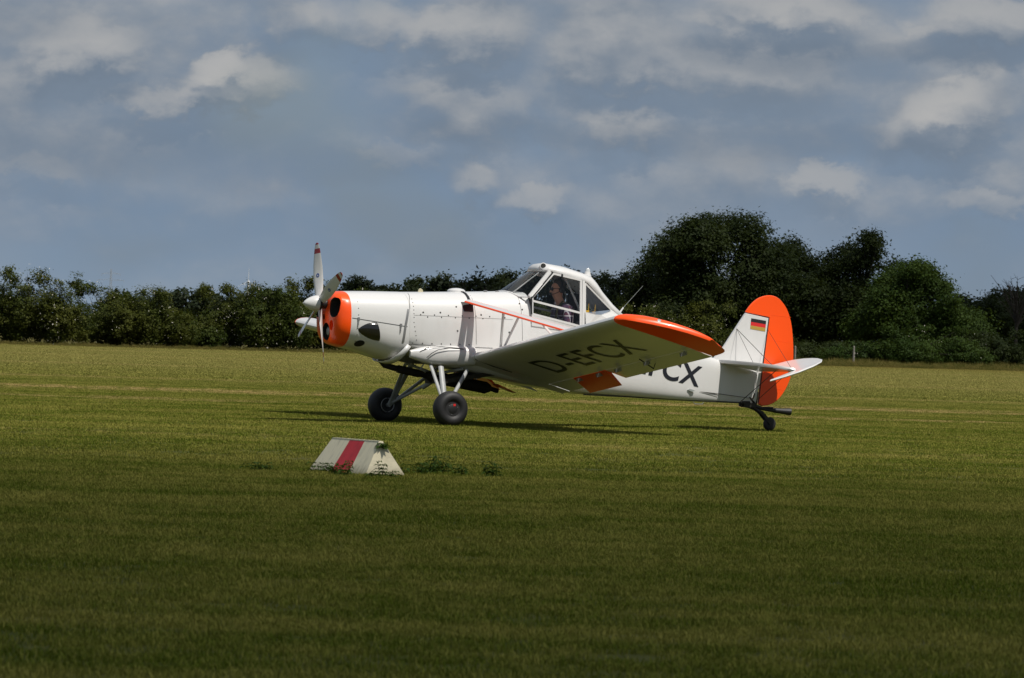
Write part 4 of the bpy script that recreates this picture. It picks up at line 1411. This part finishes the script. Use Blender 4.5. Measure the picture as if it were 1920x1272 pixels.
mb = MB(); mb.plate([(-1.15, .55), (-1.42, .46), (-1.30, .50), (-1.12, .58)], .18, 'XZ', .1); mb.build('belly_flap', M['orange'], air, smooth=False)
mb = MB(); mb.tube([(-4.18, .20, .395), (-4.20, .205, .365), (-4.33, .19, .362), (-4.35, .185, .39)], .006, 6); mb.build('lifting_handle', M['steel'], fus)
mb = MB()
mb.bar((-2.4, .30, .462), (-5.25, .04, .386), .018, .02, (0, 1, 0)); mb.build('belly_longeron', M['gunmetal'], fus, smooth=False)

# ---- tail
fin_o = [(-4.55, .98), (-4.74, 1.19), (-5.075, 1.675), (-5.445, 1.612), (-5.325, .60), (-5.25, .5), (-4.9, .75)]
mb = MB(); mb.plate(fin_o, .055); fin = mb.build('tail_fin', M['white'], air, auto=30)
top_o = [(-5.075, 1.690), (-5.12, 1.755), (-5.20, 1.84), (-5.30, 1.905), (-5.44, 1.94), (-5.56, 1.925), (-5.66, 1.86), (-5.75, 1.745), (-5.82, 1.56), (-5.855, 1.32), (-5.87, 1.08), (-5.865, .90), (-5.82, .72), (-5.74, .56), (-5.63, .43), (-5.50, .365), (-5.38, .352), (-5.325, .375), (-5.345, .60), (-5.46, 1.63)]
top_o = smooth_outline(top_o[:17], 2, False) + top_o[17:]
mb = MB(); mb.plate(top_o, .05); rud = mb.build('rudder', M['orange'], air, auto=30)
mb = MB(); mb.tube([(-5.452, .018, 1.61), (-5.335, .018, .55), (-5.318, .018, .40)], .008, 6); mb.build('rudder_hinge_gap', M['line'], rud)
for zz in (1.66, 1.30, 1.02, .62):
    mb = MB(); x0 = -5.46 + (1.62 - zz) * .11; mb.tube([(x0, .024, zz), (-5.80 + max(0, .75 - zz) * .45, .024, zz - .03)], .0035, 5); mb.build('rudder_rib', M['orange'], rud)
# German flag
for i, m in enumerate(('black', 'flagred', 'gold')):
    z0 = 1.600 - i * .0507; dz_ = -.031
    o = mesh_obj('flag_band', [(-5.161 + .004 * i, .0315, z0), (-5.403 + .004 * i, .0315, z0 + dz_), (-5.399 + .004 * i, .0315, z0 + dz_ - .0507), (-5.157 + .004 * i, .0315, z0 - .0507)], [(0, 1, 2, 3)], M[m], fin)
TZ = math.tan(math.radians(1.0))
for s in (1, -1):
    def tp(x, y, z): return (x, s * y, z + s * y * TZ)
    # fixed tailplane, thick at the leading tube, seen slightly from below
    outl = [(-4.63, .06), (-4.72, .45), (-4.86, .82), (-5.05, 1.08), (-5.235, 1.19), (-5.285, 1.19), (-5.285, .05)]
    outl = smooth_outline(outl[:5], 1, False) + outl[5:]
    vv = []; n = len(outl)
    slope = (.975 - .862) / (-4.63 + 5.29)
    for sgn in (1, 0, -1):
        cx = sum(p[0] for p in outl) / n; cy = sum(p[1] for p in outl) / n
        for x, y in outl:
            k = 1.0 if sgn == 0 else .965
            xx = cx + (x - cx) * k; yy = cy + (y - cy) * k
            vv.append(tp(xx, max(yy, .03), .862 + (xx + 5.29) * slope + sgn * .024))
    ff = [tuple(range(n)), tuple(2 * n + k for k in range(n))[::-1]]
    for r_ in (0, 1):
        for k in range(n): k2 = (k + 1) % n; ff.append((r_ * n + k, (r_ + 1) * n + k, (r_ + 1) * n + k2, r_ * n + k2))
    stab = fix_normals(mesh_obj('tailplane', vv, ff, M['white'], air, True, auto=40))
    # elevator with horn balance, trailing edge up
    eo = [(.02, .06), (.14, .065), (.27, .11), (.38, .19), (.46, .31), (.51, .50), (.53, .70), (.52, .90), (.47, 1.10), (.36, 1.27), (.16, 1.38), (-.10, 1.41), (-.30, 1.36), (-.50, 1.255), (-.36, 1.245), (-.18, 1.23), (-.02, 1.21), (.0, 1.0)]
    EA = math.radians(19.5); vv = []; n = len(eo)
    cx = sum(p[0] for p in eo) / n; cy = sum(p[1] for p in eo) / n
    for sgn in (1, 0, -1):
        for c, y in eo:
            k = 1.0 if sgn == 0 else .97
            c2 = cx + (c - cx) * k; y2 = cy + (y - cy) * k
            hh = sgn * (.016 if c2 < .2 else .008)
            vv.append(tp(-5.30 - c2 * math.cos(EA), y2, .866 + c2 * math.sin(EA) + hh))
    ff = [tuple(range(n)), tuple(2 * n + k for k in range(n))[::-1]]
    for r_ in (0, 1):
        for k in range(n): k2 = (k + 1) % n; ff.append((r_ * n + k, (r_ + 1) * n + k, (r_ + 1) * n + k2, r_ * n + k2))
    elev = mesh_obj('elevator', vv, ff, M['white'], air, False)
    bm = bmesh.new(); bm.from_mesh(elev.data); bmesh.ops.triangulate(bm, faces=[q for q in bm.faces if len(q.verts) > 4]); bmesh.ops.recalc_face_normals(bm, faces=bm.faces); bm.to_mesh(elev.data); bm.free()
    # bracing wires
    mb = MB()
    top = (-4.93, s * .028, 1.445); t2 = (-5.43, s * .028, 1.45)
    mb.tube([top, tp(-5.19, .72, .895)], .0045, 5); mb.tube([top, tp(-4.85, .72, .945)], .003, 5)
    mb.tube([t2, tp(-5.28, 1.05, .885)], .003, 5)
    mb.tube([(-4.98, s * .10, .40), tp(-5.20, .75, .86)], .006, 6); mb.tube([(-5.33, s * .02, .46), tp(-5.27, 1.05, .86)], .004, 5)
    mb.build('bracing_wire', M['gunmetal'], air)
    mb = MB(); mb.tube([(-4.10, s * .20, .55), (-4.55, s * .15, .52), (-5.20, s * .09, .455)], .004, 5); mb.tube([(-4.10, s * .20, .545), (-4.6, s * .145, .49)], .003, 5); mb.build('rudder_cable', M['gunmetal'], air)
mb = MB(); mb.plate([(-4.10, .575), (-4.07, .56), (-4.14, .535), (-4.19, .55), (-4.15, .565)], .02, 'XZ', .222); mb.build('cable_fairlead', M['greyfit'], fus)
mb = MB(); mb.tube([(-5.255, .07, .80), (-5.235, .07, .58)], .008, 6); mb.build('stab_adjuster', M['white'], fus)
# tailwheel and tow hook
tw = tag(mesh_obj('tail_wheel', *(lambda m: (m.v, m.f))((lambda m: (m.lathe((-5.52, -.03, .098), (0, 1, 0), [(0, .06), (.005, .085), (.02, .098), (.04, .098), (.055, .085), (.06, .06)], 24), m)[1])(MB())), M['rubber'], air, True, auto=40))
fix_normals(tw)
mb = MB(); mb.bar((-5.36, .045, .27), (-5.53, .045, .095), .045, .012, (0, 1, 0)); mb.bar((-5.36, -.045, .27), (-5.53, -.045, .095), .045, .012, (0, 1, 0)); mb.build('tail_wheel_fork', M['gunmetal'], tw, smooth=False)
mb = MB(); mb.tube([(-5.02, 0, .37), (-5.22, 0, .345), (-5.38, 0, .255)], [.028, .034, .03], 8, flat=.6); mb.tube([(-5.20, 0, .33), (-5.30, .0, .30), (-5.44, 0, .20)], .022, 8); mb.box((-5.17, 0, .36), (.20, .10, .06)); mb.box((-5.10, .05, .40), (.14, .03, .035)); mb.build('tail_spring', M['gunmetal'], air, auto=30)
mb = MB(); mb.tube([(-5.13, .04, .50), (-5.24, .04, .40), (-5.30, 0, .34)], .016, 7); mb.tube([(-5.24, .05, .53), (-5.21, .05, .45)], .012, 6); mb.tube([(-5.30, .03, .55), (-5.28, .03, .36)], .012, 6); mb.build('rudder_horn', M['gunmetal'], air)
mb = MB(); mb.tube([(-5.22, 0, .365), (-5.40, 0, .315), (-5.52, 0, .297), (-5.62, 0, .292)], [.03, .026, .024, .034], 10); mb.tube([(-5.40, .02, .33), (-5.56, .02, .33)], .014, 6)
mb.lathe((-5.60, 0, .292), (-1, 0, -.06), [(0, .034), (.10, .038), (.25, .052), (.252, .040), (.2, .03)], 16); mb.build('tow_hook_funnel', M['black'], air)

# ------------------------------------------------------------------ pilot
def skin_mesh(name, nodes, edges, m, parent, root='pelvis', sub=2):
    names = list(nodes); ix = {k: i for i, k in enumerate(names)}
    me = bpy.data.meshes.new(name)
    me.from_pydata([nodes[k][0] for k in names], [(ix[a], ix[b]) for a, b in edges], [])
    me.materials.append(m)
    o = bpy.data.objects.new(name, me); col.objects.link(o)
    if parent: o.parent = parent
    sk = o.modifiers.new('skin', 'SKIN'); sk.use_smooth_shade = True
    lay = me.skin_vertices[0].data
    for k in names:
        rr_ = nodes[k][1]
        lay[ix[k]].radius = rr_ if isinstance(rr_, tuple) else (rr_, rr_)
        lay[ix[k]].use_root = (k == root)
    sb = o.modifiers.new('sub', 'SUBSURF'); sb.levels = sub; sb.render_levels = sub
    return o


pil = tag(empty('person', PLANE_AT, math.pi + TH), 'pilot in plaid shirt and black headset sitting in the cockpit', 'person')
B = {'pelvis': ((-2.20, 0, 1.22), (.10, .09)), 'waist': ((-2.22, 0, 1.38), (.09, .08)), 'chest': ((-2.20, 0, 1.56), (.09, .08)), 'collar': ((-2.17, 0, 1.67), (.06, .06)),
     'neck': ((-2.125, 0, 1.77), .056), 'jaw': ((-2.085, 0, 1.835), (.066, .078)), 'face': ((-2.085, 0, 1.90), (.074, .092)), 'brow': ((-2.095, 0, 1.965), (.076, .096)), 'crown': ((-2.105, 0, 2.02), (.060, .075)),
     'nose': ((-1.990, 0, 1.893), .014), 'nose2': ((-1.972, 0, 1.880), .010)}
ED = [('pelvis', 'waist'), ('waist', 'chest'), ('chest', 'collar'), ('collar', 'neck'), ('neck', 'jaw'), ('jaw', 'face'), ('face', 'brow'), ('brow', 'crown'), ('face', 'nose'), ('nose', 'nose2')]
SH = {'pelvis': ((-2.20, 0, 1.25), (.16, .13)), 'waist': ((-2.22, 0, 1.39), (.155, .125)), 'chest': ((-2.19, 0, 1.56), (.165, .15)), 'collar': ((-2.165, 0, 1.68), (.12, .115)), 'band': ((-2.135, 0, 1.75), (.078, .078))}
SE = [('pelvis', 'waist'), ('waist', 'chest'), ('chest', 'collar'), ('collar', 'band')]
for t_, s in (('l', 1), ('r', -1)):
    B.update({'sh' + t_: ((-2.175, s * .165, 1.65), .060), 'el' + t_: ((-2.12, s * .245, 1.40), .042), 'wr' + t_: ((-1.90, s * .17, 1.33), .028), 'pa' + t_: ((-1.83, s * .15, 1.345), (.036, .016)),
              'th' + t_: ((-1.95, s * .12, 1.19), .085), 'kn' + t_: ((-1.72, s * .15, 1.21), .062), 'an' + t_: ((-1.62, s * .13, .86), .042), 'to' + t_: ((-1.48, s * .14, .82), .036)})
    ED += [('collar', 'sh' + t_), ('sh' + t_, 'el' + t_), ('el' + t_, 'wr' + t_), ('wr' + t_, 'pa' + t_), ('pelvis', 'th' + t_), ('th' + t_, 'kn' + t_), ('kn' + t_, 'an' + t_), ('an' + t_, 'to' + t_)]
    for k_, (dy, ln) in enumerate(((-.024, .055), (-.008, .066), (.008, .062), (.023, .048))):
        B['f%d' % k_ + t_] = ((-1.795, s * .15 + dy, 1.345), .009); B['g%d' % k_ + t_] = ((-1.795 + ln * .6, s * .15 + dy, 1.335), .008); B['h%d' % k_ + t_] = ((-1.795 + ln * .6, s * .15 + dy, 1.308), .007)
        ED += [('pa' + t_, 'f%d' % k_ + t_), ('f%d' % k_ + t_, 'g%d' % k_ + t_), ('g%d' % k_ + t_, 'h%d' % k_ + t_)]
    B['t0' + t_] = ((-1.845, s * .11, 1.335), .010); B['t1' + t_] = ((-1.80, s * .10, 1.315), .009); ED += [('pa' + t_, 't0' + t_), ('t0' + t_, 't1' + t_)]
    SH.update({'sh' + t_: ((-2.178, s * .168, 1.65), .074), 'el' + t_: ((-2.125, s * .25, 1.40), .056), 'wr' + t_: ((-1.92, s * .178, 1.335), .041)})
    SE += [('collar', 'sh' + t_), ('sh' + t_, 'el' + t_), ('el' + t_, 'wr' + t_)]
body = skin_mesh('body', B, ED, M['skin'], pil)
skin_mesh('plaid_shirt', SH, SE, M['plaid'], pil)
TR = {'pelvis': ((-2.20, 0, 1.22), (.165, .135)), 'thl': ((-1.95, .12, 1.19), .098), 'knl': ((-1.72, .15, 1.21), .075), 'anl': ((-1.62, .13, .90), .056), 'thr': ((-1.95, -.12, 1.19), .098), 'knr': ((-1.72, -.15, 1.21), .075), 'anr': ((-1.62, -.13, .90), .056)}
skin_mesh('trousers', TR, [('pelvis', 'thl'), ('thl', 'knl'), ('knl', 'anl'), ('pelvis', 'thr'), ('thr', 'knr'), ('knr', 'anr')], M['denim'], pil)
mb = MB(); rgs = []
for i in range(9):
    th_ = math.pi * .62 * i / 8 + .02
    rgs.append([(-2.118 + .104 * math.sin(th_) * math.cos(a) - (.02 if math.cos(a) > 0 and i > 4 else 0), .083 * math.sin(th_) * math.sin(a), 1.965 + .105 * math.cos(th_) + (max(0, math.cos(a)) * .045 * (i / 8) ** 1.2)) for a in [2 * math.pi * k / 20 for k in range(20)]])
v, f = loft(rgs, caps=(True, False)); fix_normals(mesh_obj('hair', v, f, M['hair'], pil, True))
for s in (1, -1):
    mb = MB(); mb.lathe((-2.012, s * .034, 1.924), (1, s * .3, 0), [(0, .014), (.010, .010), (.013, .003)], 10); mb.build('eye', M['black'], pil)
mb = MB()
for s in (1, -1):
    mb.lathe((-1.992, s * .036, 1.924), (1, s * .35, -.05), [(0, .026), (.004, .026), (.006, .022)], 14)
    mb.tube([(-1.997, s * .062, 1.93), (-2.11, s * .080, 1.93)], .004, 6)
mb.tube([(-1.988, -.012, 1.93), (-1.985, 0, 1.934), (-1.988, .012, 1.93)], .004, 6); mb.build('sunglasses', M['black'], pil)
mb = MB(); mb.tube([(-2.008, -.022, 1.842), (-1.999, 0, 1.840), (-2.008, .022, 1.842)], .0045, 6); mb.build('mouth', mat('lips', (.28, .08, .06), .6), pil)
mb = MB()
for s in (1, -1):
    mb.lathe((-2.115, s * .082, 1.915), (0, s, 0), [(0, .030), (.008, .044), (.035, .044), (.045, .032)], 16)
mb.tube([(-2.115, .112 * math.cos(a), 1.93 + .15 * math.sin(a)) for a in [math.pi * k / 12 for k in range(13)]], .012, 8)
mb.tube([(-2.09, .115, 1.90), (-2.00, .09, 1.855), (-1.965, .03, 1.85)], .005, 6); mb.lathe((-1.965, .03, 1.85), (0, -1, 0), [(0, .011), (.02, .011), (.026, .005)], 8)
mb.build('headset', M['black'], pil)
mb = MB(); mb.tube([(-2.13, .10, 1.76), (-2.04, .12, 1.66), (-2.02, .10, 1.50), (-2.05, .06, 1.33)], .024, 8, flat=.35, ref=(0, 1, 0)); mb.build('shoulder_harness', M['strap'], pil)

# ------------------------------------------------------------------ runway marker and the weeds round it
def gp(u, v_):
    d = fw * 9600 + cr * (u - 960) - cu * (v_ - 636)
    return Vector((0, 0, CAM_H)) + d * (-CAM_H / d.z)


MK = gp(690, 892); MK.y = 45.3; MK.x = (690 - 960) * 45.3 / 9600.0
ax1 = Vector((-.49, 1.0, 0)).normalized(); ax2 = Vector((ax1.y, -ax1.x, 0))    # long axis, cross axis
rotz = math.atan2(ax1.y, ax1.x)
marker = tag(empty('runway_marker', MK, rotz), 'weathered white roof-shaped runway marker with a broad red stripe', 'runway marker')
Lm, Wm, Hm = 1.25, .42, .305
def mk(x, y, z): return (x, -y, z)      # x along the long axis, y to the right across
prof = lambda i: (-.0 + .11 * i / 1.0)
ZB = -.02
xe0, xe1 = .10, Lm - .10
top0, top1 = xe0 + .02, xe1 - .02
def face_pt(q, t_):
    """front long face: q along, t_ up"""
    a = Vector(mk(Lm * q, 0, ZB)); b = Vector(mk(top0 + (top1 - top0) * q, Wm / 2 - .018, Hm)); return a.lerp(b, t_)
def back_pt(q, t_):
    a = Vector(mk(Lm * q, Wm, ZB)); b = Vector(mk(top0 + (top1 - top0) * q, Wm / 2 + .018, Hm)); return a.lerp(b, t_)
def board(name, P4, m, out, th=.014):
    vv = [Vector(p) for p in P4]; n_ = (vv[1] - vv[0]).cross(vv[3] - vv[0]).normalized()
    if n_.dot(out) < 0: n_ = -n_
    mb = MB(); mb.add([tuple(p) for p in vv] + [tuple(p - n_ * th) for p in vv], [(0, 1, 2, 3), (7, 6, 5, 4), (0, 4, 5, 1), (1, 5, 6, 2), (2, 6, 7, 3), (3, 7, 4, 0)])
    return mb.build(name, m, marker, smooth=False)
fo = Vector((0, 1, .3)); 
stripe = (.30, .615)
for q0, q1, m in ((0, stripe[0], 'boards'), (stripe[0] + .002, stripe[1] - .002, 'redpaint'), (stripe[1], 1.0, 'boards')):
    for fn, out, nm in ((face_pt, Vector((0, 1, .4)), 'roof_board'), (back_pt, Vector((0, -1, .4)), 'roof_board')):
        P4 = [fn(q0, 0), fn(q1, 0), fn(q1, 1), fn(q0, 1)]
        board('red_stripe' if m == 'redpaint' else nm, P4, M[m], out)
for q in (0, 1):
    P4 = [face_pt(q, 0), back_pt(q, 0), back_pt(q, 1), face_pt(q, 1)]
    s_ = -1 if q == 0 else 1
    P4 = [p + Vector((s_ * .004, 0, 0)) for p in P4]
    board('end_board', P4, M['boards'], Vector((s_, 0, .2)))
P4 = [face_pt(0, 1) + Vector((0, .004, .004)), face_pt(1, 1) + Vector((0, .004, .004)), back_pt(1, 1) + Vector((0, -.004, .004)), back_pt(0, 1) + Vector((0, -.004, .004))]
board('ridge_cap', P4, M['boards'], Vector((0, 0, 1)), .012)


def weed_mesh(seed, h, n_st, spread):
    r = random.Random(seed); st = MB(); lf = MB()
    for i in range(n_st):
        b = Vector((r.uniform(-1, 1) * spread, r.uniform(-1, 1) * spread, -.01)); hh = h * r.uniform(.55, 1.05)
        lean = Vector((r.uniform(-.3, .3), r.uniform(-.3, .3), 1)) * hh
        pts = [b, b + lean * .5, b + lean + Vector((0, 0, -.01))]
        st.tube(pts, [.004, .003, .0015], 5)
        lv = max(3, int(hh / .03))
        for j in range(lv):
            q = (j + .8) / lv; p = b + lean * q; a0 = r.uniform(0, 6.28)
            for k in range(2):
                a = a0 + math.pi * k + r.uniform(-.3, .3); ln = r.uniform(.06, .10) * (1.1 - .45 * q); wd = ln * .26
                d = Vector((math.cos(a), math.sin(a), r.uniform(.1, .5))).normalized(); sd = Vector((-math.sin(a), math.cos(a), 0))
                m1 = p + d * ln * .45 + Vector((0, 0, .006)); e = p + d * ln + Vector((0, 0, -ln * .45))
                lf.add([p, m1 + sd * wd, e, m1 - sd * wd, m1 - Vector((0, 0, wd * .5))], [(0, 1, 4), (1, 2, 4), (2, 3, 4), (3, 0, 4)])
    return st, lf


WG1 = 'nettles at the foot of the runway marker'; WG2 = 'low weeds standing apart in the mown grass'
for i, (u, v_, h, ns, spd, lab, g_) in enumerate([
    (603, 886, .10, 3, .04, 'small nettle at the outer end of the marker', WG1), (622, 889, .10, 2, .03, 'tiny nettle between the marker end and its red stripe', WG1), (642, 893, .12, 5, .05, 'bushy nettle in front of the red stripe foot', WG1), (655, 894, .15, 3, .03, 'tall nettle at the edge of the red stripe', WG1),
    (703, 898, .07, 3, .03, 'short nettle at the near corner of the marker', WG1), (722, 897, .15, 2, .03, 'tallest nettle before the marker end board', WG1), (742, 898, .09, 3, .05, 'leafy nettle at the far corner of the marker end board', WG1),
    (790, 890, .10, 10, .16, 'spread of low weeds nearest beside the marker', WG2), (826, 888, .12, 9, .12, 'dark leafy weed clump between marker and lone weeds', WG2), (874, 893, .09, 4, .05, 'small weed between the leafy clump and the lone nettle', WG2),
    (928, 897, .12, 5, .05, 'lone nettle standing farthest from the marker end board', WG2), (490, 884, .07, 7, .12, 'flat weed patch on the mown grass beyond the red striped side', WG2)]):
    st, lf = weed_mesh(900 + i, h * (1.0 if g_ == WG1 else 1.3), int(ns * 1.5), spd)
    p = gp(u, v_); p.y = min(p.y, 45.9 if 590 < u < 760 else 60); p.x = (u - 960) / 9600.0 * p.y
    w_ = tag(empty('nettle', p), lab, 'weed', g_)
    st.build('stems', M['nettle'], w_); lf.build('leaves', M['nettle'], w_, smooth=False, norm=False)
st, lf = weed_mesh(950, .045, 5, .025)
pt = marker.matrix_basis @ Vector(mk(-.0 + .09, Wm / 2, Hm - .055))
w_ = tag(empty('sprout', pt), 'tuft of dark leaves growing out of the marker ridge end', 'weed')
st.build('stems', M['nettle'], w_); lf.build('leaves', M['nettle'], w_, smooth=False, norm=False)
